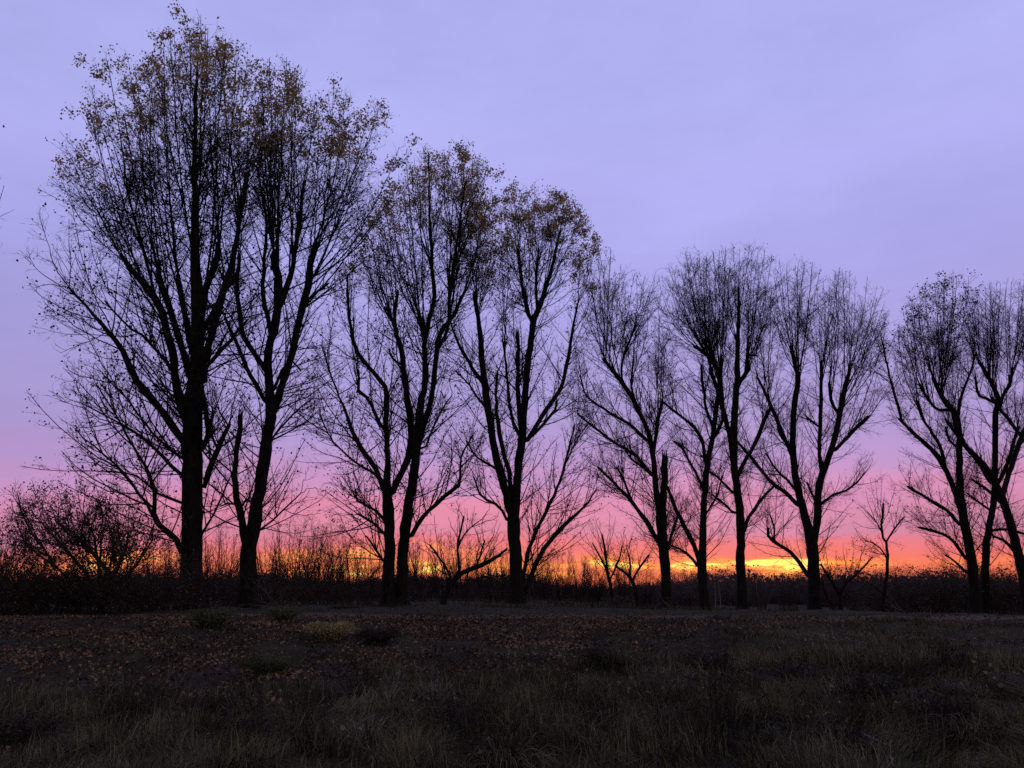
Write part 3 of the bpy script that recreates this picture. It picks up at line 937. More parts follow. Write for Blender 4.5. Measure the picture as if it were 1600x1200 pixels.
# --- 5: broken
T('poplar_tree', 'poplar with a dark splintered stem snapped off beside its crown, right of the golden trees', 'tree', 57.0,
  [(1042, 957, 19), (1041, 915, 17), (1039, 880, 17), (1035, 840, 17), (1031, 805, 13), (1024, 752, 10), (1019, 700, 9), (1012, 672, 8), (1001, 648, 8), (988, 622, 8), (975, 603, 8), (960, 582, 7), (944, 562, 6)],
  [[(1028, 845, 8), (1014, 820, 8), (998, 798, 7), (984, 780, 6), (970, 766, 6), (950, 745, 5), (935, 731, 4)],
   [(990, 788, 5), (982, 770, 4), (974, 750, 4), (965, 730, 3)],
   [(1020, 745, 7), (1000, 718, 6), (980, 703, 6), (963, 693, 5), (940, 677, 5), (920, 661, 4), (903, 647, 4)],
   [(1010, 688, 6), (990, 668, 6), (970, 654, 5), (950, 643, 4), (935, 633, 4), (917, 619, 3), (907, 590, 3)],
   [(1021, 705, 7), (1027, 665, 6), (1032, 640, 6), (1036, 628, 5)],
   [(978, 607, 5), (971, 588, 4), (973, 563, 4), (993, 509, 3)],
   [(1000, 645, 5), (990, 620, 4), (986, 600, 4), (990, 560, 3)],
   [(1043, 860, 6), (1050, 835, 5), (1056, 815, 5), (1062, 800, 4)],
   [(1020, 740, 4), (1002, 728, 4), (985, 715, 3), (975, 695, 3)]],
  [((944, 562, 5), [(898, 500), (905, 440), (918, 375), (935, 368)], 9),
   ((946, 560, 5), [(935, 375), (950, 380), (970, 400), (985, 420)], 8),
   ((993, 509, 4), [(995, 430), (1010, 418), (1022, 412), (1030, 420)], 7),
   ((990, 560, 3), [(985, 470), (1000, 440), (1015, 450)], 5),
   ((1036, 628, 4), [(1022, 520), (1035, 460), (1048, 470)], 7),
   ((935, 731, 3), [(905, 715), (915, 690), (930, 670)], 5),
   ((903, 647, 3), [(888, 620), (895, 580), (905, 560)], 6),
   ((907, 590, 3), [(890, 540), (900, 500), (915, 510)], 6),
   ((965, 730, 3), [(950, 690), (960, 670)], 3),
   ((1062, 800, 3), [(1070, 770), (1085, 760)], 4),
   ((940, 640, 3), [(930, 590), (945, 580)], 4),
   ((975, 695, 2), [(955, 660), (965, 650)], 3)],
  broken=[[(1037, 860, 12), (1036, 820, 12), (1036, 780, 12), (1038, 745, 11), (1039, 718, 10)]],
  leaf_top=0.15, leaf_any=0.08, fanw=1.00, shoots=1.15, sub=1.3, seed=5, detail=1.09, epi=1.95, twigmat=TWIG)

# --- 6
T('poplar_tree', 'bare slender poplar forking near the ground, just right of the snapped stem', 'tree', 59.0,
  [(1100, 960, 17), (1099, 920, 15), (1097, 890, 15), (1098, 850, 13), (1099, 805, 11), (1101, 770, 10), (1105, 730, 10), (1110, 700, 9), (1116, 668, 8), (1119, 640, 8), (1124, 600, 8), (1118, 570, 8), (1105, 555, 7), (1086, 541, 6)],
  [[(1095, 885, 9), (1085, 855, 8), (1075, 833, 8), (1066, 815, 8), (1057, 798, 7), (1048, 775, 6), (1043, 760, 5)],
   [(1093, 888, 6), (1080, 870, 5), (1066, 860, 4), (1050, 853, 4)],
   [(1099, 765, 5), (1088, 740, 5), (1078, 722, 4), (1066, 700, 4), (1054, 690, 4)],
   [(1103, 725, 7), (1097, 690, 6), (1085, 668, 6), (1070, 655, 5), (1057, 645, 5), (1045, 635, 4), (1033, 627, 4)],
   [(1116, 672, 6), (1104, 640, 5), (1098, 600, 5), (1096, 570, 4)],
   [(1119, 680, 6), (1130, 650, 6), (1128, 610, 6), (1126, 585, 5)],
   [(1105, 800, 3), (1120, 775, 3), (1130, 740, 2)]],
  [((1086, 541, 5), [(1028, 480), (1040, 430), (1052, 405), (1066, 395)], 10),
   ((1096, 560, 5), [(1055, 420), (1072, 392), (1085, 388), (1095, 392)], 10),
   ((1126, 585, 5), [(1090, 385), (1108, 385), (1120, 380), (1135, 378)], 11),
   ((1033, 627, 4), [(1022, 560), (1035, 500), (1050, 490)], 7),
   ((1043, 762, 3), [(1030, 720), (1045, 700)], 4),
   ((1054, 690, 3), [(1040, 650), (1050, 630)], 4),
   ((1130, 740, 2), [(1125, 700), (1138, 690)], 3)],
  leaf_top=0.12, leaf_any=0.015, fanw=1.15, shoots=1.15, sub=1.3, seed=6, detail=1.09, epi=1.69)

# --- 7
T('poplar_tree', 'bare poplar with a tall straight single trunk and hooked upper limb, centre right', 'tree', 61.0,
  [(1161, 960, 18), (1159, 920, 16), (1157, 875, 15), (1157, 830, 14), (1155, 790, 13), (1150, 752, 13), (1147, 720, 12), (1147, 665, 12), (1150, 620, 11), (1152, 593, 10), (1153, 547, 8), (1154, 500, 6), (1154, 450, 3)],
  [[(1147, 735, 9), (1141, 686, 9), (1134, 655, 8), (1127, 630, 8), (1118, 600, 7), (1110, 577, 6)],
   [(1152, 745, 8), (1164, 720, 7), (1176, 700, 7), (1190, 668, 7), (1204, 637, 6)],
   [(1162, 833, 7), (1168, 812, 6), (1180, 794, 6), (1195, 774, 5), (1208, 761, 4)],
   [(1147, 772, 5), (1128, 752, 4), (1110, 738, 4)],
   [(1148, 803, 4), (1130, 785, 4), (1113, 773, 3)],
   [(1154, 600, 8), (1162, 588, 8), (1170, 575, 8), (1166, 556, 6), (1180, 556, 4)],
   [(1112, 580, 5), (1106, 555, 4), (1102, 530, 4)]],
  [((1155, 500, 5), [(1125, 385), (1140, 375), (1156, 372), (1170, 378)], 11),
   ((1102, 540, 5), [(1080, 420), (1098, 392), (1112, 385)], 8),
   ((1166, 556, 5), [(1165, 400), (1180, 378), (1195, 382)], 8),
   ((1180, 556, 4), [(1190, 400), (1202, 395), (1212, 420)], 6),
   ((1204, 637, 4), [(1180, 560), (1195, 520), (1215, 510), (1228, 560)], 8),
   ((1208, 761, 3), [(1200, 720), (1215, 700), (1222, 710)], 4),
   ((1110, 738, 3), [(1092, 710), (1100, 690)], 3),
   ((1113, 773, 3), [(1095, 750), (1105, 735)], 3)],
  leaf_top=0.14, leaf_any=0.012, fanw=1.15, shoots=1.15, sub=1.3, seed=7, detail=1.06, epi=1.69)

# --- 8
T('poplar_tree', 'bare poplar forked in a wide V, with a crooked low limb curling up at left', 'tree', 64.0,
  [(1274, 968, 22), (1272, 920, 20), (1271, 880, 19), (1268, 845, 19), (1260, 815, 14), (1252, 785, 13), (1244, 750, 12), (1239, 707, 11), (1239, 665, 10), (1242, 630, 10), (1247, 590, 8), (1240, 560, 7), (1236, 540, 6)],
  [[(1271, 850, 13), (1277, 815, 13), (1279, 770, 12), (1284, 745, 12), (1293, 721, 11), (1307, 675, 10), (1314, 640, 9), (1320, 610, 9), (1328, 575, 6)],
   [(1248, 790, 8), (1230, 772, 7), (1208, 756, 7), (1190, 735, 6), (1173, 714, 6), (1152, 690, 4)],
   [(1246, 768, 5), (1230, 750, 5), (1215, 735, 4), (1197, 710, 3)],
   [(1238, 712, 8), (1229, 692, 7), (1218, 665, 7), (1209, 645, 7), (1196, 615, 5), (1184, 590, 4)],
   [(1262, 898, 8), (1250, 880, 7), (1240, 868, 7), (1223, 854, 6), (1208, 845, 6), (1201, 838, 5), (1200, 826, 5)],
   [(1208, 845, 4), (1210, 825, 3), (1203, 805, 3)],
   [(1286, 742, 8), (1280, 710, 7), (1282, 658, 7), (1283, 612, 6), (1284, 565, 6)],
   [(1303, 706, 7), (1315, 692, 6), (1328, 679, 6), (1342, 664, 6), (1356, 651, 6)],
   [(1284, 786, 5), (1303, 773, 4), (1324, 766, 4), (1340, 752, 3), (1352, 738, 2)],
   [(1279, 790, 4), (1268, 770, 4), (1262, 755, 3)],
   [(1312, 650, 6), (1300, 630, 6), (1296, 600, 5)],
   [(1284, 670, 4), (1268, 658, 4), (1260, 650, 3)],
   [(1236, 700, 4), (1222, 685, 4), (1215, 670, 3)]],
  [((1236, 545, 6), [(1205, 420), (1216, 400), (1232, 394), (1248, 398)], 11),
   ((1246, 590, 5), [(1250, 410), (1262, 396), (1275, 410)], 8),
   ((1184, 590, 4), [(1170, 500), (1182, 450), (1195, 440), (1205, 460)], 7),
   ((1284, 565, 6), [(1270, 450), (1282, 428), (1296, 420), (1308, 415)], 10),
   ((1296, 600, 5), [(1300, 440), (1315, 415), (1325, 414)], 7),
   ((1328, 575, 6), [(1320, 415), (1338, 420), (1355, 432), (1368, 442)], 12),
   ((1322, 605, 6), [(1365, 460), (1376, 470), (1382, 500)], 8),
   ((1356, 651, 4), [(1350, 580), (1368, 540), (1385, 520), (1395, 590)], 7),
   ((1352, 738, 2), [(1345, 700), (1362, 705)], 4),
   ((1152, 690, 3), [(1140, 660), (1150, 640)], 4),
   ((1197, 710, 2), [(1185, 680), (1195, 665)], 3),
   ((1203, 805, 2), [(1190, 780), (1200, 770)], 4),
   ((1260, 650, 2), [(1245, 620), (1256, 600)], 3)],
  leaf_top=0.12, leaf_any=0.02, fanw=1.12, shoots=1.15, sub=1.3, seed=8, detail=1.01, epi=1.69)

# --- 9
T('poplar_tree', 'poplar near right edge with long limbs reaching left, dark leaves on top', 'tree', 67.0,
  [(1524, 968, 19), (1522, 925, 17), (1519, 880, 16), (1512, 840, 15), (1505, 805, 14), (1500, 765, 12), (1499, 720, 10), (1499, 680, 10), (1494, 650, 10), (1480, 632, 9), (1468, 612, 8), (1458, 590, 7)],
  [[(1503, 805, 10), (1494, 775, 9), (1485, 750, 9), (1468, 717, 9), (1450, 697, 8), (1433, 682, 7), (1418, 668, 6), (1406, 655, 5)],
   [(1500, 820, 6), (1480, 798, 6), (1460, 786, 6), (1440, 773, 5), (1420, 761, 5)],
   [(1508, 872, 6), (1495, 852, 6), (1480, 838, 5), (1457, 829, 5), (1436, 824, 4)],
   [(1512, 895, 5), (1498, 883, 4), (1485, 872, 3), (1477, 868, 3)],
   [(1478, 740, 6), (1470, 700, 6), (1452, 670, 5), (1440, 650, 5), (1432, 625, 4)],
   [(1496, 655, 6), (1502, 620, 5), (1515, 585, 4), (1525, 550, 3)],
   [(1409, 658, 5), (1402, 630, 5), (1393, 600, 4), (1385, 565, 3), (1378, 530, 2)],
   [(1484, 640, 6), (1465, 640, 5), (1448, 620, 5), (1436, 600, 4)],
   [(1500, 700, 5), (1485, 690, 4), (1478, 668, 4)]],
  [((1458, 590, 6), [(1428, 470), (1442, 440), (1455, 432), (1470, 428)], 12),
   ((1464, 605, 6), [(1465, 432), (1480, 425), (1492, 420), (1505, 436)], 11),
   ((1436, 600, 4), [(1408, 500), (1418, 470), (1430, 460)], 7),
   ((1432, 625, 4), [(1405, 540), (1412, 500), (1422, 480)], 6),
   ((1525, 550, 3), [(1510, 460), (1520, 450)], 5),
   ((1378, 530, 2), [(1372, 500), (1380, 480)], 3),
   ((1406, 655, 4), [(1382, 640), (1388, 600), (1398, 560)], 6),
   ((1420, 761, 3), [(1398, 745), (1405, 720), (1420, 700)], 5),
   ((1436, 824, 3), [(1410, 805), (1415, 770), (1430, 750)], 6),
   ((1477, 868, 2), [(1455, 850), (1460, 835)], 3)],
  leaf_top=0.55, leaf_any=0.03, fanw=1.12, shoots=1.15, sub=1.3, seed=9, detail=1.06, epi=1.82, leafmat=LEAF_DARK, leafsize=0.11)

# --- 10
T('poplar_tree', 'narrow bare poplar between the limb-crossed trunk and the leaning trunk at the right edge', 'tree', 70.0,
  [(1540, 966, 14), (1539, 915, 13), (1540, 870, 12), (1543, 835, 11), (1549, 805, 10), (1554, 770, 10), (1555, 700, 9), (1555, 647, 9), (1560, 625, 8), (1550, 600, 8), (1540, 582, 7), (1530, 566, 6)],
  [[(1556, 760, 7), (1570, 735, 7), (1582, 700, 6), (1590, 670, 5)],
   [(1561, 640, 7), (1568, 615, 6), (1578, 600, 6), (1582, 575, 5)],
   [(1545, 830, 5), (1560, 828, 5), (1578, 828, 5), (1600, 835, 4)],
   [(1551, 800, 4), (1530, 785, 4), (1510, 770, 3)],
   [(1548, 755, 6), (1528, 722, 6), (1512, 703, 6), (1492, 676, 5), (1478, 655, 4)],
   [(1560, 632, 6), (1540, 622, 5), (1528, 615, 5), (1524, 590, 4)]],
  [((1530, 566, 6), [(1500, 475), (1514, 450), (1528, 442), (1540, 445)], 11),
   ((1545, 590, 6), [(1545, 440), (1556, 428), (1570, 435)], 10),
   ((1582, 575, 5), [(1575, 440), (1588, 430), (1600, 430), (1612, 445)], 10),
   ((1590, 670, 4), [(1590, 600), (1605, 580), (1618, 600)], 6),
   ((1510, 770, 2), [(1495, 750), (1505, 735)], 3),
   ((1478, 655, 3), [(1465, 600), (1478, 570)], 5)],
  leaf_top=0.2, leaf_any=0.012, fanw=1.10, shoots=1.15, sub=1.3, seed=10, detail=1.03, epi=1.69, leafmat=LEAF_DARK)

# --- 11 leaning at the right edge
T('poplar_tree', 'poplar trunk leaning left at the right edge of the photo', 'tree', 66.0,
  [(1608, 960, 17), (1602, 915, 16), (1592, 870, 15), (1581, 825, 14), (1570, 790, 12), (1562, 768, 11), (1548, 740, 10), (1530, 718, 9), (1512, 700, 8), (1496, 672, 7), (1488, 640, 5)],
  [[(1572, 795, 8), (1560, 780, 7), (1535, 760, 5), (1520, 750, 4)],
   [(1566, 775, 9), (1575, 745, 9), (1590, 700, 8), (1605, 660, 7), (1612, 610, 6)],
   [(1590, 868, 6), (1570, 845, 5), (1552, 838, 4), (1540, 820, 3)],
   [(1600, 690, 7), (1580, 660, 6), (1562, 640, 6), (1548, 620, 5)],
   [(1596, 880, 6), (1612, 850, 5), (1622, 820, 4)]],
  [((1488, 640, 5), [(1480, 560), (1490, 520), (1505, 510)], 6),
   ((1612, 610, 6), [(1590, 470), (1605, 450), (1620, 440), (1640, 450)], 12),
   ((1548, 620, 4), [(1535, 540), (1550, 510), (1565, 520)], 6),
   ((1520, 750, 3), [(1505, 720), (1518, 700)], 4),
   ((1540, 820, 2), [(1528, 790), (1540, 775)], 3),
   ((1622, 820, 3), [(1615, 770), (1635, 760)], 3)],
  leaf_top=0.2, leaf_any=0.02, seed=11, detail=1.03, epi=1.69)

# --- 0: mostly outside the left edge; only a few leafy tips reach the picture
T('poplar_tree', 'poplar outside the left edge of which only leafy twig tips reach into the sky', 'tree', 30.0,
  [(-190, 960, 40), (-190, 800, 36), (-188, 660, 32), (-185, 520, 24), (-180, 380, 18), (-178, 200, 12), (-175, 60, 5)],
  [[(-188, 650, 16), (-150, 560, 14), (-110, 470, 11), (-85, 400, 8)],
   [(-186, 560, 15), (-150, 440, 12), (-120, 340, 9)],
   [(-188, 620, 14), (-230, 500, 12), (-280, 400, 8)],
   [(-186, 500, 14), (-220, 380, 10), (-240, 280, 7)]],
  [((-85, 400, 8), [(-30, 330), (8, 268), (2, 262), (-40, 200)], 6),
   ((-120, 340, 9), [(-60, 160), (-28, 135), (-6, 118), (-45, 100)], 7),
   ((-175, 200, 8), [(-230, 20), (-180, -20), (-130, 10)], 8),
   ((-240, 280, 7), [(-330, 160), (-290, 80), (-240, 40)], 8),
   ((-280, 400, 7), [(-400, 350), (-370, 250), (-320, 200)], 8)],
  leaf_top=2.0, leaf_any=0.16, seed=12, detail=0.6, epi=0.3)

# ------------------------------------------------------------------ small trees and bushes under the row
T('small_tree', 'leafy small tree with several slanting stems and olive leaves at the far left', 'tree', 31.0,
  [(160, 935, 8), (158, 905, 7), (156, 885, 6), (152, 868, 5), (148, 840, 4)],
  [[(162, 925, 7), (168, 895, 7), (152, 872, 7), (140, 858, 6), (112, 832, 5), (90, 816, 4)],
   [(158, 930, 6), (140, 910, 5), (120, 878, 5), (92, 848, 4), (64, 816, 3)],
   [(150, 932, 6), (92, 892, 4), (64, 852, 4), (40, 816, 3), (27, 775, 2)],
   [(165, 930, 6), (184, 884, 5), (196, 856, 4), (200, 832, 3)],
   [(168, 930, 6), (215, 880, 4), (235, 850, 3), (240, 820, 2)]],
  [((90, 816, 4), [(52, 790), (70, 765), (95, 756), (120, 760)], 9),
   ((64, 816, 3), [(22, 800), (28, 765), (50, 745), (66, 755)], 8),
   ((40, 816, 3), [(10, 830), (18, 790), (24, 750)], 6),
   ((148, 840, 4), [(105, 770), (130, 758), (155, 760), (172, 770)], 9),
   ((200, 832, 3), [(165, 775), (190, 768), (215, 775), (232, 790)], 9),
   ((240, 820, 3), [(215, 780), (240, 785), (262, 800)], 6),
   ((112, 832, 4), [(80, 800), (100, 790), (120, 800)], 5)],
  leaf_top=0.0, leaf_any=2.0, seed=21, detail=1.7, epi=1.6, leafmat=LEAF_OLIVE, leafsize=0.055, shoots=1.4, lat_up=0.0, lat_len=0.75, rootflare=False, barkmat=SHRUB, twigmat=SHRUB)

T('small_tree', 'small bare tree leaning right between the twin trunks and the middle poplar', 'tree', 43.0,
  [(689, 962, 13), (693, 940, 11), (703, 915, 10), (720, 897, 8), (740, 888, 8), (763, 878, 7), (780, 868, 5), (792, 858, 4)],
  [[(718, 898, 6), (716, 875, 5), (716, 852, 4), (724, 808, 3)],
   [(706, 908, 5), (697, 888, 4), (686, 870, 3), (672, 852, 2)],
   [(742, 887, 4), (752, 865, 3), (756, 845, 3)],
   [(716, 850, 3), (730, 830, 2), (748, 815, 2)]],
  [((724, 808, 3), [(700, 790), (715, 775), (735, 775)], 6),
   ((672, 852, 3), [(655, 830), (662, 805), (680, 795)], 6),
   ((756, 845, 3), [(740, 800), (760, 790), (778, 800)], 6),
   ((792, 858, 3), [(775, 820), (792, 815), (808, 830)], 5),
   ((765, 876, 3), [(770, 830), (785, 825)], 4),
   ((700, 900, 3), [(680, 830), (690, 815), (705, 820)], 5)],
  leaf_any=0.05, seed=22, detail=1.1, epi=1.0, lat_len=0.6, lat_up=0.1, rootflare=False, leafmat=LEAF_DARK)

T('small_tree', 'thin bare sapling with spreading twigs left of the snapped poplar', 'tree', 60.0,
  [(957, 955, 6), (955, 925, 5), (949, 892, 5), (945, 860, 4), (941, 835, 3)],
  [[(950, 895, 4), (938, 870, 3), (926, 850, 2)], [(953, 905, 3), (965, 880, 3), (972, 855, 2)]],
  [((941, 835, 3), [(918, 810), (932, 790), (950, 785), (962, 800)], 9),
   ((926, 850, 2), [(905, 840), (908, 815), (920, 805)], 5),
   ((972, 855, 2), [(968, 815), (985, 812), (995, 830)], 5)],
  leaf_any=0.03, seed=23, detail=1.2, epi=1.2, lat_len=0.6, lat_up=0.1, rootflare=False, leafmat=LEAF_DARK)

T('small_tree', 'crooked small dark tree with dense twiggy head just left of the snapped poplar', 'tree', 55.0,
  [(996, 958, 7), (995, 935, 6), (990, 915, 6), (984, 903, 5), (973, 892, 4), (963, 885, 4)],
  [[(988, 908, 4), (1000, 885, 4), (1012, 868, 3)], [(984, 902, 4), (985, 880, 3), (980, 860, 2)]],
  [((963, 885, 3), [(940, 870), (945, 845), (962, 835)], 8),
   ((980, 860, 3), [(965, 830), (980, 820), (995, 828)], 8),
   ((1012, 868, 3), [(1000, 835), (1015, 835), (1028, 855)], 7)],
  leaf_any=0.35, seed=24, detail=1.2, epi=1.3, lat_len=0.5, lat_up=0.0, rootflare=False, leafmat=LEAF_DARK)

T('small_tree', 'thin tree with a twiggy head standing alone in the gap before the right-hand poplars', 'tree', 60.0,
  [(1379, 962, 5), (1381, 930, 5), (1387, 885, 5), (1385, 850, 4), (1378, 833, 4), (1380, 787, 3)],
  [[(1384, 848, 3), (1398, 825, 3), (1412, 808, 2)], [(1380, 835, 3), (1368, 815, 2), (1356, 800, 2)], [(1385, 870, 3), (1370, 850, 2), (1352, 845, 2)]],
  [((1380, 787, 3), [(1350, 760), (1362, 738), (1378, 732), (1395, 745)], 9),
   ((1412, 808, 2), [(1405, 770), (1420, 780), (1428, 800)], 6),
   ((1356, 800, 2), [(1335, 795), (1342, 770)], 5),
   ((1352, 845, 2), [(1330, 840), (1338, 815)], 5)],
  leaf_any=0.28, seed=25, detail=1.2, epi=1.2, lat_len=0.6, lat_up=0.0, rootflare=False, leafmat=LEAF_DARK)

T('small_tree', 'low forked small tree with drooping twigs right of the wide V poplar', 'tree', 60.0,
  [(1317, 968, 6), (1314, 945, 6), (1311, 931, 5), (1302, 912, 4), (1292, 897, 4), (1283, 882, 3)],
  [[(1311, 931, 5), (1320, 915, 4), (1330, 905, 4), (1348, 888, 3), (1363, 871, 2)], [(1305, 968, 4), (1300, 945, 3), (1290, 930, 3), (1284, 900, 2)]],
  [((1283, 882, 3), [(1262, 850), (1278, 830), (1296, 828)], 7),
   ((1363, 871, 2), [(1345, 840), (1358, 830), (1378, 848)], 7),
   ((1325, 908, 3), [(1305, 850), (1320, 835), (1338, 840)], 7),
   ((1284, 900, 2), [(1262, 880), (1270, 860)], 4)],
  leaf_any=0.28, seed=26, detail=1.2, epi=1.1, lat_len=0.6, lat_up=0.0, rootflare=False, leafmat=LEAF_DARK)


# generic bushes (unit: metres), built once per look and copied
def bush_meshes(seed, h, w, stems, leafy, dens, twig=None, leaf=None, up=0.25, wsc=1.0, leafsz=0.07, dome=False, tw=1.0):
    global rng
    rng = np.random.default_rng(500 + seed)
    n = stems
    a = rng.uniform(0, 2 * math.pi, n); rr = np.sqrt(rng.random(n)) * w * 0.16
    p0 = np.stack([np.cos(a) * rr, np.sin(a) * rr, np.full(n, -0.1)], -1)
    a2 = a + rng.normal(size=n) * 0.6
    reach = w * 0.5 * np.sqrt(rng.random(n))
    hh = h * rng.uniform(0.6, 1.0, n) * (1 - 0.35 * (reach / (w * 0.5)) ** 2)
    if dome:
        fi = np.arcsin(rng.uniform(0.0, 1.0, n)); reach = w * 0.5 * np.cos(fi) * rng.uniform(0.6, 1.0, n); hh = h * (0.30 + 0.70 * np.sin(fi)) * rng.uniform(0.8, 1.0, n)
    tip = p0 + np.stack([np.cos(a2) * reach, np.sin(a2) * reach, hh], -1)
    k = 9
    t = np.linspace(0, 1, k)[None, :, None]
    ctl = p0 + (tip - p0) * np.array([0.45, 0.45, 0.6])
    S = (1 - t) ** 2 * p0[:, None] + 2 * t * (1 - t) * ctl[:, None] + t * t * tip[:, None]
    S = S + np.cumsum(rng.normal(size=S.shape) * 0.035, 1)
    SR = (0.008 + 0.006 * h) * rng.uniform(0.4, 1.0, n)[:, None] * np.linspace(1, 0.25, k)[None] * wsc
    g0 = Geo(); g0.tubes(S, SR, 4)
    sl = lengths(S)
    idx = np.repeat(np.arange(n), np.maximum(2, (sl / 0.32 * dens).astype(int)))
    tt = rng.uniform(0.12, 1, len(idx))
    ln = 0.25 + 0.30 * sl[idx] * (1 - tt * 0.8) * rng.uniform(0.4, 1.1, len(idx))
    A, AR = sprout(S, SR, idx, tt, ln, rng.uniform(0.4, 1.1, len(idx)), 3, up, 0.14)
    g1 = Geo(); g1.tubes(A, np.maximum(AR, 0.006 * wsc), 3)
    al = lengths(A)
    ib = np.repeat(np.arange(len(A)), np.maximum(1, (al / 0.16 * dens).astype(int)))
    q0, Tn = interp(A[ib], rng.uniform(0.1, 1, len(ib)))
    q1 = q0 + norm(Tn + rng.normal(size=Tn.shape) * 0.6 + np.array([0, 0, up])) * rng.uniform(0.15, 0.55, len(ib))[:, None] * tw
    g1.spikes(q0, q1, np.full(len(ib), 0.0055 * wsc))
    rep = rng.poisson(leafy, len(q1))
    C = np.repeat(q1, rep, 0) + rng.normal(size=(rep.sum(), 3)) * 0.12
    ms = [('stem', g0.mesh('bush_stem', twig or SHRUB), None), ('crown', g1.mesh('bush_twigs', twig or SHRUB), 'stuff')]
    if len(C):
        g2 = Geo(); g2.leaves(C, leafsz * rng.uniform(0.6, 1.3, len(C)), 0.3)
        ms.append(('foliage', g2.mesh('bush_leaves', leaf or LEAF_DARK), 'stuff'))
    return ms


ORD = ['leftmost', 'second from left', 'third from left', 'fourth from left', 'fifth from left', 'sixth from left', 'seventh from left', 'eighth from left', 'ninth from left', 'tenth from left',
       'eleventh from left', 'twelfth from left', 'thirteenth from left', 'fourteenth from left', 'fifteenth from left', 'sixteenth from left', 'seventeenth from left', 'eighteenth from left', 'nineteenth from left', 'twentieth from left']


def rank(rows):
    xs = sorted(r_[0] for r_ in rows)
    return [(ORD[xs.index(r_[0])],) + tuple(r_) for r_ in rows]


def plant(name, label, cat, meshes, px, py_or_none, Y, scale=1.0, rz=None, group=None, sz=1.0):
    p = P2W(px, 930, Y)
    z = float(ground_z(p[0], Y))
    o = thing(name, label, cat, (p[0], Y, z), group)
    o.rotation_euler.z = random.uniform(0, 6.28) if rz is None else rz
    o.scale = (scale, scale, scale * sz)
    for nm, me, kd in meshes:
        link(nm, me, o, kind=kd)
    return o


UP = [bush_meshes(i, 6.6, 3.8, 20, 0.35, 0.85, wsc=1.0) for i in (1, 2, 3)]          # upright, thin stems
DENSE = [bush_meshes(10 + i, 2.6, 4.2, 40, 1.1, 1.1, leaf=LEAF_OLIVE, up=0.05, leafsz=0.085, dome=True) for i in (1, 2, 3)]  # dense dark scrub
THORN = [bush_meshes(60 + i, 4.6, 6.0, 44, 0.35, 0.75, twig=SHRUB, up=0.2, wsc=0.9, leafsz=0.08, dome=True, tw=1.0) for i in (1, 2)]
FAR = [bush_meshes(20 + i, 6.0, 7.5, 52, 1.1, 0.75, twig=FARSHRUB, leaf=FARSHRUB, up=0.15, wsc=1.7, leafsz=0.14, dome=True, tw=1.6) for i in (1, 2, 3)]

# dark scrub on the left behind the bank
k = 0
for od, px, Y, s in rank(((8, 30.5, 0.95), (52, 29.6, 0.84), (92, 30.4, 0.88), (134, 30.0, 0.70), (176, 30.8, 0.80), (216, 30.2, 0.76), (254, 31.0, 0.92), (262, 36.5, 0.80), (342, 37.5, 0.72), (372, 39.0, 0.62), (-35, 29.0, 1.1))):
    plant('bush', od + ' of the dark leafy thicket bushes on the bank at left', 'bush', DENSE[k % 3], px, None, Y, s, group='thicket bushes on the left bank'); k += 1
for od, px, Y, s in rank(((430, 41, 0.62), (468, 42, 0.55), (500, 44, 0.70), (536, 43, 0.50), (572, 47, 0.6), (655, 50, 0.45), (735, 53, 0.42), (770, 54, 0.5), (408, 44, 0.72))):
    plant('bush', od + ' of the low bushes between the leaning and the middle poplar', 'bush', DENSE[k % 3], px, None, Y, s, group='low bushes among the left poplar trunks'); k += 1
for od, px, Y, s in rank(((1408, 76, 1.35), (1445, 74, 1.4), (1480, 78, 1.5), (1500, 73, 1.3), (1560, 72, 1.45), (1590, 74, 1.6), (1350, 84, 1.25), (1385, 80, 1.2), (1630, 72, 1.6), (1535, 80, 1.6))):
    plant('bush', od + ' of the dark rounded bushes behind the right-hand trunks', 'bush', DENSE[k % 3], px, None, Y, s * 1.15, group='dark bushes behind the right poplars'); k += 1
# upright bare brush
k = 0
for od, px, Y, s in rank(((392, 60, 0.72), (420, 62, 0.85), (448, 60, 0.95), (470, 66, 1.0), (496, 62, 0.98), (520, 66, 0.95), (548, 60, 0.9), (572, 66, 0.88), (640, 64, 0.8), (660, 68, 0.9),
                 (690, 66, 0.85), (722, 70, 0.85), (755, 66, 0.8), (782, 70, 0.8), (350, 58, 0.9), (330, 62, 0.95), (245, 58, 0.8), (270, 60, 0.85), (210, 64, 0.7))):
    plant('brush', od + ' of the upright twiggy brush clumps against the orange glow', 'bush', UP[k % 3], px, None, Y, s, group='upright brush against the glow'); k += 1
for od, px, Y, s in rank(((850, 72, 0.75), (878, 76, 0.8), (905, 72, 0.78), (930, 78, 0.8), (975, 74, 0.8), (1008, 80, 0.8), (838, 80, 0.8), (1190, 92, 0.72), (1240, 96, 0.75), (1225, 90, 0.66), (1300, 88, 0.75), (1335, 92, 0.8), (1420, 88, 0.85), (1465, 92, 0.85))):
    plant('brush', od + ' of the spindly brush clumps right of the middle poplar', 'bush', UP[k % 3], px, None, Y, s, group='spindly brush right of centre'); k += 1
for od, px, Y, s in rank(((8, 48, 0.75), (38, 52, 0.7), (-20, 50, 0.85), (75, 56, 0.6))):
    plant('brush', od + ' of the faint bare brush behind the far left thicket', 'bush', UP[k % 3], px, None, Y, s, group='brush at the left edge'); k += 1

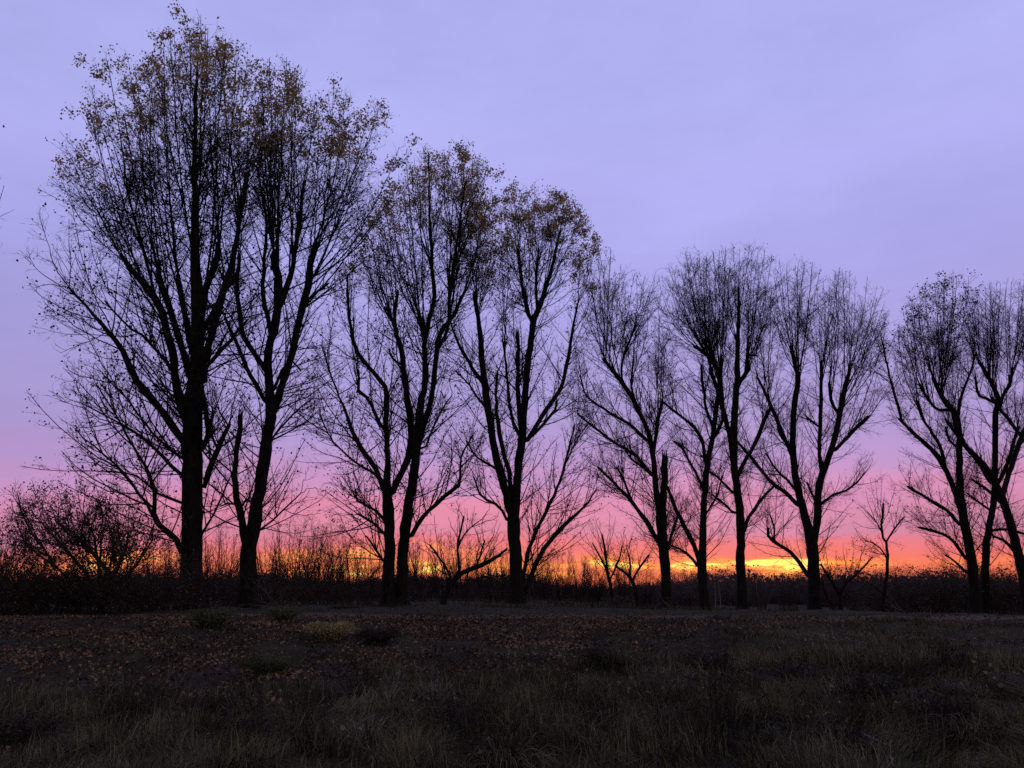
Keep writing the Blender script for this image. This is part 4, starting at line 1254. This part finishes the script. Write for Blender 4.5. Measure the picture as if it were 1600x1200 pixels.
k = 0
for od, px, Y, s in rank(((402, 66, 0.80), (440, 70, 0.95), (482, 68, 1.05), (520, 72, 0.95), (556, 70, 0.90), (590, 74, 1.0), (652, 72, 0.8), (700, 76, 0.95), (745, 74, 0.85), (790, 78, 0.9), (868, 76, 0.9), (915, 80, 0.95), (960, 78, 0.85), (1012, 82, 0.9), (262, 66, 0.8), (335, 68, 0.95))):
    plant('thorn_bush', od + ' of the rounded bare thorn bushes behind the left poplars', 'bush', THORN[k % 2], px, None, Y, s * (1.35, 1.0, 1.2)[k % 3], group='bare thorn bushes behind the poplars'); k += 1

# the wood on the far side of the field, single trees
rr_ = random.Random(3)
X = -150
k = 0
while X < 1800:
    Y = rr_.uniform(118, 150)
    base_top = 1.0
    s = rr_.uniform(0.62, 1.08)
    if 1120 < X < 1300: s *= 0.92
    if 1060 < X < 1110: s *= 1.15
    if X > 1400: s *= 1.05
    if X < 1000: s *= 0.62
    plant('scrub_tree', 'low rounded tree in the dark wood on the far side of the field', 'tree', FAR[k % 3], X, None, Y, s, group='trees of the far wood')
    k += 1
    X += rr_.uniform(11, 17)
# the mass of undergrowth behind them
rng = np.random.default_rng(77)
g = Geo()
n = 60000
X0 = rng.uniform(-190, 200, n); Y0 = rng.uniform(152, 180, n)
q3 = np.stack([X0 * 0.10, Y0 * 0.03, 0 * X0], -1)
hh = 3.4 + 3.2 * sstep(0.25, 0.75, vnoise(q3, 5)) + 1.2 * vnoise(q3 * 5, 6)
hh *= 0.58 + 0.42 * sstep(14, 40, X0)
Z0 = ground_z(X0, Y0)
u = rng.random(n)
b0 = np.stack([X0, Y0, Z0 + hh * u], -1)
tipv = b0 + norm(rng.normal(size=(n, 3)) + np.array([0, 0, 0.9])) * rng.uniform(0.3, 1.1, n)[:, None]
g.spikes(b0, tipv, rng.uniform(0.015, 0.04, n))
g.leaves(b0 + rng.normal(size=b0.shape) * 0.3, np.where(u < 0.72, rng.uniform(0.6, 1.1, n), rng.uniform(0.15, 0.4, n)), 0.2, 0.5)
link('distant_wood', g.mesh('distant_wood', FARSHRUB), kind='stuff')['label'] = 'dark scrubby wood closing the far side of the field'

# pale birch stems in the far wood
birch = material('pale_birch_bark', (0.16, 0.14, 0.14), (0.30, 0.27, 0.26), 3.0, 0.8)
for i, (px, h) in enumerate(((1117, 4.2), (1124, 4.4), (1184, 3.4))):
    Y = 112 + i
    p = P2W(px, 930, Y); z = float(ground_z(p[0], Y))
    g = Geo(); hs = np.linspace(-0.2, h, 7)
    W = np.stack([0.10 * np.sin(hs * 0.9 + i), 0 * hs, hs], -1)
    g.tubes(W[None], np.linspace(0.05, 0.015, 7)[None], 6)
    o = link('birch_stem', g.mesh('birch_stem', birch, True), loc=(p[0], Y, z))
    tag(o, ('left one of two close thin pale birch stems before the far wood', 'right one of two close thin pale birch stems before the far wood', 'short thin pale birch stem standing apart right of the other two')[i], 'tree', 'pale stems by the far wood')


# ------------------------------------------------------------------ fallen branches
def fallen(label, pts, Y, r0, seed, side=6, mat=None):
    global rng
    rng = np.random.default_rng(300 + seed)
    pts = [P2W(x, y, Y + dy) for x, y, dy in pts]
    P = catmull(np.array(pts), 12)
    base = P[0].copy()
    root = thing('fallen_branch', label, 'branch', base)
    P = P - base
    g = Geo(); rad = np.linspace(r0, r0 * 0.3, 12)
    g.tubes(P[None], rad[None], 7)
    link('bough', g.mesh('bough', mat or DEADWOOD, True), root)
    n = side
    A, AR = sprout(P[None], rad[None], np.zeros(n, int), rng.uniform(0.3, 1, n), rng.uniform(0.6, 1.8, n), rng.uniform(0.4, 1.0, n), 4, 0.1, 0.12)
    B, BR = sprout(A, AR, np.repeat(np.arange(n), 4), rng.uniform(0.3, 1, n * 4), rng.uniform(0.2, 0.7, n * 4), rng.uniform(0.4, 1.0, n * 4), 3, 0.1, 0.12)
    g = Geo(); g.tubes(A, AR, 4); g.tubes(B, np.maximum(BR, 0.008), 3)
    link('twigs', g.mesh('twigs', mat or DEADWOOD), root, kind='stuff')
    return root


fallen('pale broken branch propped against the foot of the snapped poplar', [(1072, 962, 0), (1052, 952, 0), (1035, 938, .2)], 54.0, 0.10, 1)
fallen('long thin dead branch lying in the grass before the right-hand bushes', [(1438, 966, 0), (1412, 955, 0), (1382, 944, .5)], 60.0, 0.055, 2, 4)
fallen('heap of dark dead branches on the ground right of the middle poplar', [(905, 959, 0), (935, 953, .4), (968, 950, .5)], 47.0, 0.09, 3, 14)
fallen('dead branch on the verge under the small tree with crooked head', [(862, 950, 0), (875, 956, 0), (890, 960, .3)], 45.0, 0.07, 4, 5)
fallen('dark fallen branch lying by the foot of the twin trunks', [(520, 948, 0), (560, 950, .3), (600, 955, .3)], 36.0, 0.06, 5, 12, SHRUB)
fallen('thin bleached stick slanting above the dead branch by the right-hand bushes', [(1420, 962, 0), (1404, 948, .2), (1388, 934, .5)], 61.0, 0.03, 6, 3)
fallen('pale flattened brush left of the leaning poplar foot', [(455, 950, 0), (430, 948, .3), (405, 950, .3)], 34.0, 0.03, 7, 10)


# ------------------------------------------------------------------ foreground: litter, grass
rng = np.random.default_rng(9)


def visible_xy(n, y0, y1, power=1.0, margin=1.15):
    y = y0 + (y1 - y0) * rng.random(n) ** power
    half = y * 0.605 * margin + 1.0
    x = rng.uniform(-1, 1, n) * half
    return x, y


def grass_mask(x, y):
    """1 = grass, 0 = leaf litter.  The bank left of centre is bare leaf litter."""
    pt = np.stack([x * 0.45, y * 0.45, 0 * x], -1)
    nz = (vnoise(pt, 11) - 0.5) * 5.0
    edge = 12.6 + nz * 0.6 + np.where(x > 0, np.clip(x, 0, 99) * 0.9, 0) + 1.2 * sstep(-6, -2, x) 
    g1 = 1 - sstep(edge - 0.9, edge + 1.6, y)
    return np.clip(g1 + 0.75 * sstep(2.0, 5.0, x + nz * 0.5) , 0, 1)


# fallen leaves on the bank
n = 190000
x, y = visible_xy(n, 9.0, 27.3, 0.9)
dr_ = vnoise(np.stack([x * 0.8, y * 0.8, 0 * x], -1), 71) * 0.6 + vnoise(np.stack([x * 2.6, y * 2.6, 0 * x], -1), 72) * 0.4
m = (1 - grass_mask(x, y) * 0.88) * (0.22 + 0.95 * sstep(0.38, 0.62, dr_))
keep = rng.random(n) < m
x, y = x[keep], y[keep]
z = ground_z(x, y) + rng.uniform(0.01, 0.07, len(x))
g = Geo()
C = np.stack([x, y, z], -1)
nn = len(C)
nrm_ = norm(rng.normal(size=(nn, 3)) * 0.55 + np.array([0, -0.25, 1.0]))
dd = norm(np.cross(nrm_, rng.normal(size=(nn, 3)))); ss = np.cross(nrm_, dd)
sz = (0.012 + 0.040 * rng.random(nn) ** 2.4)[:, None]
V = np.stack([C - dd * sz, C + ss * sz * 0.65 + nrm_ * sz * 0.3, C + dd * sz, C - ss * sz * 0.65 + nrm_ * sz * 0.3], 1)
b = np.arange(nn)[:, None] * 4
g.add(V, [np.concatenate([b + np.array([[0, 1, 2]]), b + np.array([[0, 2, 3]])])])
link('leaf_litter', g.mesh('leaf_litter', LITTER), kind='stuff')


def blades(n, x, y, h, w, lean=0.5, wind=(0.25, 0.0), flow=0.0):
    """3-triangle curved blades"""
    z = ground_z(x, y) - 0.02
    p0 = np.stack([x, y, z], -1)
    a = rng.uniform(0, 2 * math.pi, n)
    fl = vnoise(np.stack([x * 0.9, y * 0.9, 0 * x], -1), 91) * 12.6
    fm = sstep(0.35, 0.75, vnoise(np.stack([x * 0.6, y * 0.6, 0 * x + 3], -1), 92)) * flow
    ld = np.stack([np.cos(a) + wind[0] + np.cos(fl) * fm * 2, np.sin(a) + wind[1] + np.sin(fl) * fm * 2, 0 * a], -1) * (lean * rng.uniform(0.15, 1.2, n))[:, None]
    ln_ = np.linalg.norm(ld, axis=1)
    ld = ld * (np.minimum(ln_, 1.5) / np.maximum(ln_, 1e-6))[:, None]
    ln_ = np.minimum(ln_, 1.5)
    a3 = rng.uniform(0, math.pi, n)
    sd = np.stack([np.cos(a3), np.sin(a3) * 0.5, 0 * a3], -1) * (w * 0.5)[:, None]
    hv = np.stack([0 * h, 0 * h, h], -1)
    m_ = p0 + hv * (0.6 - 0.18 * ln_)[:, None] + ld * h[:, None] * 0.4
    t_ = p0 + hv * (1 - 0.55 * ln_)[:, None] + ld * h[:, None]
    V = np.stack([p0 - sd, p0 + sd, m_ + sd * 0.8, m_ - sd * 0.8, t_], 1)
    b = np.arange(n)[:, None] * 5
    return V, [b + np.array([[0, 1, 2, 3]]), b + np.array([[3, 2, 4]])]


n = 400000
x, y = visible_xy(n, 5.2, 25.4, 1.35)
m = grass_mask(x, y)
tuft = vnoise(np.stack([x * 2.2, y * 2.2, 0 * x], -1), 21); patch = vnoise(np.stack([x * 0.5, y * 0.5, 0 * x], -1), 22)
keep = rng.random(n) < np.clip(m, 0.03, 1) * (0.10 + 1.0 * sstep(0.34, 0.66, tuft)) * (0.25 + 0.9 * sstep(0.25, 0.6, patch))
x, y, tuft, patch = x[keep], y[keep], tuft[keep], patch[keep]
n = len(x)
h = (0.06 + 0.34 * tuft ** 1.5 + 0.26 * patch) * rng.uniform(0.5, 1.25, n) * (1 - 0.5 * sstep(14, 20, y))
V, F = blades(n, x, y, h, (0.003 + 0.010 * rng.random(n) ** 2.5) * (1 + 0.05 * (y - 6)), 1.05, flow=1.3)
g = Geo(); g.add(V, F)
link('grass', g.mesh('grass', GRASS), kind='stuff')
print('grass blades', n)

# grass of the field behind the bank, coarser
n = 60000
y = 28 + (110 - 28) * rng.random(n) ** 1.2
x = rng.uniform(-1, 1, n) * y * 0.66
tuft = vnoise(np.stack([x * 0.8, y * 0.8, 0 * x], -1), 31)
keep = rng.random(n) < 0.2 + tuft
x, y, tuft = x[keep], y[keep], tuft[keep]; n = len(x)
V, F = blades(n, x, y, rng.uniform(0.08, 0.34, n) * (1 + 0.9 * sstep(0.5, 0.8, tuft)) * (0.22 + 0.78 * sstep(32, 44, y)), rng.uniform(0.015, 0.04, n), 0.6)
g = Geo(); g.add(V, F)
FIELDG = material('field_grass_blade', (0.018, 0.018, 0.010), (0.085, 0.080, 0.045), 0.3, 0.85, translucent=0.2, island=True)
link('field_grass', g.mesh('field_grass', FIELDG), kind='stuff')


def tussock(name, label, px, py, Y, h, w, nb, mat, curl=0.9, cat='plant', part='blade_tuft', seedheads=False):
    p = P2W(px, py, Y); z = float(ground_z(p[0], Y))
    root = thing(name, label, cat, (p[0], Y, z))
    a = rng.uniform(0, 2 * math.pi, nb); r = np.sqrt(rng.random(nb)) * w * 0.25
    k = 6; t = np.linspace(0, 1, k)[None, :]
    reach = w * 0.5 * rng.uniform(0.2, 1.0, nb)[:, None]; hh = (h * rng.uniform(0.5, 1.0, nb))[:, None]
    X_ = np.cos(a)[:, None] * (r[:, None] + reach * t ** 1.6); Y_ = np.sin(a)[:, None] * (r[:, None] + reach * t ** 1.6)
    Z_ = hh * (np.sin(t * math.pi * (0.5 + 0.25 * curl)) )
    P = np.stack([X_, Y_, Z_ - 0.03], -1)
    g = Geo(); g.tubes(P, np.linspace(0.006, 0.0015, k)[None] * np.ones((nb, 1)), 3)
    link(part, g.mesh(part, mat), root, kind='stuff')
    if seedheads:
        g = Geo(); idx = rng.integers(0, nb, nb * 4)
        C = P[idx, -1 - rng.integers(0, 3, nb * 4)] + rng.normal(size=(nb * 4, 3)) * 0.03
        g.leaves(C, rng.uniform(0.02, 0.05, nb * 4), 0.2)
        link('seed_heads', g.mesh('seed_heads', mat), root, kind='stuff')
    return root


tussock('tussock', 'pale yellow feathery tussock on the bank below the twin trunks', 516, 1000, 20.0, 0.42, 0.95, 520, STRAW, 0.5, 'grass tussock', seedheads=True)
tussock('tussock', 'small yellow-green tussock on the bank top left of the pale yellow one', 443, 975, 23.5, 0.38, 0.8, 300, MOSS, 0.5, 'grass tussock', seedheads=True)
tussock('tussock', 'dull straw-coloured tussock on the bank below the leaning poplar', 330, 985, 21.5, 0.45, 1.0, 340, MOSS, 0.5, 'grass tussock', seedheads=True)
tussock('tussock', 'mossy green tussock halfway down the bank', 420, 1050, 15.2, 0.36, 0.9, 520, MOSS, 0.7, 'grass tussock')
tussock('tussock', 'reddish faint tussock on the bank right of the pale yellow one', 590, 1005, 19.5, 0.35, 0.9, 300, SHRUB, 0.6, 'grass tussock', seedheads=True)
tussock('tussock', 'arching clump of long grass at the lower right corner of the bank foot', 1530, 1150, 9.4, 0.30, 1.3, 300, GRASS, 1.0, 'grass tussock')
tussock('tussock', 'arching clump of long grass on the right part of the leafy slope', 960, 1040, 16.0, 0.35, 1.1, 420, GRASS, 1.0, 'grass tussock')
tussock('tussock', 'long drooping grass clump in the left centre foreground', 790, 1175, 8.2, 0.28, 1.2, 260, GRASS, 1.0, 'grass tussock')
tussock('tussock', 'dense straw clump at the bottom edge right of centre', 815, 1130, 9.6, 0.30, 1.0, 260, GRASS, 0.9, 'grass tussock')

# low dark weeds matted in the foreground grass
WEEDM = material('dark_weed_leaf', (0.018, 0.013, 0.012), (0.075, 0.055, 0.045), 2.0, 0.85, translucent=0.15, island=True)
WEEDS = [bush_meshes(40 + i, 2.2, 4.5, 46, 1.3, 1.0, twig=STALK, leaf=WEEDM, up=0.1, wsc=1.4, leafsz=0.16, dome=True) for i in (1, 2)]
k = 0
for od, px, Y, s in rank(((700, 11.6, 0.16), (770, 10.0, 0.17), (1010, 9.2, 0.15), (1090, 10.8, 0.20), (1190, 10.2, 0.18), (1290, 9.4, 0.15), (1340, 12.5, 0.20), (1440, 10.6, 0.20), (890, 12.0, 0.16), (230, 10.8, 0.14), (60, 9.6, 0.15), (400, 9.6, 0.13), (1240, 14.5, 0.22), (1480, 15.0, 0.24), (1100, 15.5, 0.20))):
    plant('weed_clump', od + ' of the low dark weed clumps in the foreground grass', 'weeds', WEEDS[k % 2], px, None, Y, s, group='dark weed clumps in the foreground'); k += 1

# tall dead stalks
def weed(label, px, py, Y, h, nb, seed, mat=STALK, lean=0.1):
    global rng
    rng = np.random.default_rng(800 + seed)
    p = P2W(px, py, Y); z = float(ground_z(p[0], Y))
    root = thing('dead_weed', label, 'weed', (p[0], Y, z))
    for s in range(nb):
        k = 8; t = np.linspace(0, 1, k)
        dx, dy = rng.normal(size=2) * lean
        hh = h * rng.uniform(0.75, 1.0)
        P = np.stack([dx * t * hh + 0.02 * np.sin(t * 5 + s) + rng.normal() * 0.05, dy * t * hh + rng.normal() * 0.05 + 0 * t, hh * t - 0.03], -1)
        g = Geo(); g.tubes(P[None], np.linspace(0.006, 0.002, k)[None], 4)
        n = 12
        A, AR = sprout(P[None], np.full((1, k), 0.004), np.zeros(n, int), rng.uniform(0.35, 1, n), rng.uniform(0.06, 0.28, n), rng.uniform(0.4, 0.8, n), 3, 0.4, 0.1)
        g.tubes(A, AR, 3)
        g.leaves(A[:, -1], rng.uniform(0.015, 0.04, n), 0.0)
        link('stalk', g.mesh('stalk', mat), root)
    return root


weed('tall dark dead weed with thin upright stalks in the right centre foreground', 1122, 1180, 8.6, 1.0, 4, 1)
weed('second dark dead weed just right of the tallest one', 1140, 1170, 8.9, 0.9, 3, 2)
weed('single slanting dark stalk right of the two dead weeds', 1180, 1165, 8.8, 0.6, 2, 3, lean=0.35)
weed('dark dead weed on the slope above the right foreground', 1336, 1100, 11.5, 0.75, 3, 4)
weed('fine pale grass stalks at the left centre on the bank foot', 480, 1115, 11.0, 0.35, 7, 5, GRASS)
weed('fine pale grass stalks left of the bank foot centre', 330, 1120, 10.8, 0.38, 7, 6, GRASS)
weed('fine pale upright grass stalks below the mossy tussock', 400, 1105, 11.2, 0.32, 7, 7, GRASS)

# sapling with a few yellow leaves at right
rng = np.random.default_rng(55)
p = P2W(1545, 1065, 13.0); z = float(ground_z(p[0], 13.0))
root = thing('sapling', 'small sapling with a few pale yellow leaves in the right foreground', 'plant', (p[0], 13.0, z))
t = np.linspace(0, 1, 8)
P = np.stack([-0.10 * t + 0.02 * np.sin(t * 6), 0 * t, 0.62 * t], -1)
g = Geo(); g.tubes(P[None], np.linspace(0.008, 0.003, 8)[None], 5); link('stem', g.mesh('stem', STALK), root)
for i, (dx, h_) in enumerate(((-0.12, 0.62), (-0.06, 0.55), (-0.13, 0.50), (0.0, 0.44), (0.05, 0.36), (-0.05, 0.33), (0.07, 0.28), (0.12, 0.20))):
    g = Geo(); g.leaves(np.array([[dx, rng.normal() * 0.03, h_]]), rng.uniform(0.05, 0.10), 0.3)
    link('leaf', g.mesh('leaf', YLEAF), root)

# single pale fallen leaves lying in the grass
for i, (px, py, Y, lab) in enumerate(((616, 1136, 9.9, 'palest fallen leaf standing out in the grass, left of centre'), (533, 1143, 9.6, 'pale fallen leaf in the grass left of a paired one'),
                                      (563, 1146, 9.5, 'pale fallen leaf in the grass between two others left of centre'), (968, 1111, 11.0, 'broad tan fallen leaf in the grass right of centre'),
                                      (1250, 1096, 11.8, 'pale crumpled fallen leaf on the right of the tall dead weeds'), (763, 1157, 9.0, 'pale fallen leaf by the drooping grass clump'),
                                      (1300, 1072, 12.9, 'small pale fallen leaf high on the right slope'), (1520, 1146, 9.6, 'pale fallen leaf near the lower right corner'),
                                      (1390, 1185, 8.2, 'pale leaf at the bottom edge right of the weeds'))):
    p = P2W(px, py, Y); z = max(p[2], float(ground_z(p[0], Y)) + 0.12)
    u = np.linspace(-1, 1, 5); w_ = np.array([0.05, 0.7, 1.0, 0.7, 0.05])
    s = 0.042
    V = []
    for a_, b_ in zip(u, w_):
        for c_ in (-1, 0, 1):
            V.append((a_ * s, c_ * b_ * s * 0.7, s * (0.35 * a_ * a_ + 0.5 * c_ * c_ * b_)))
    q = np.arange(15).reshape(5, 3)
    F = np.stack([q[:-1, :-1], q[1:, :-1], q[1:, 1:], q[:-1, 1:]], -1).reshape(-1, 4)
    o = link('fallen_leaf', make_mesh('fallen_leaf', np.array(V), [F], PALE, True), loc=(p[0], Y, z))
    o.rotation_euler = (random.uniform(0.5, 1.2), random.uniform(-0.4, 0.4), random.uniform(0, 3))
    tag(o, lab, 'leaf')

print('TRIS', TRIS, sum(TRIS.values()))
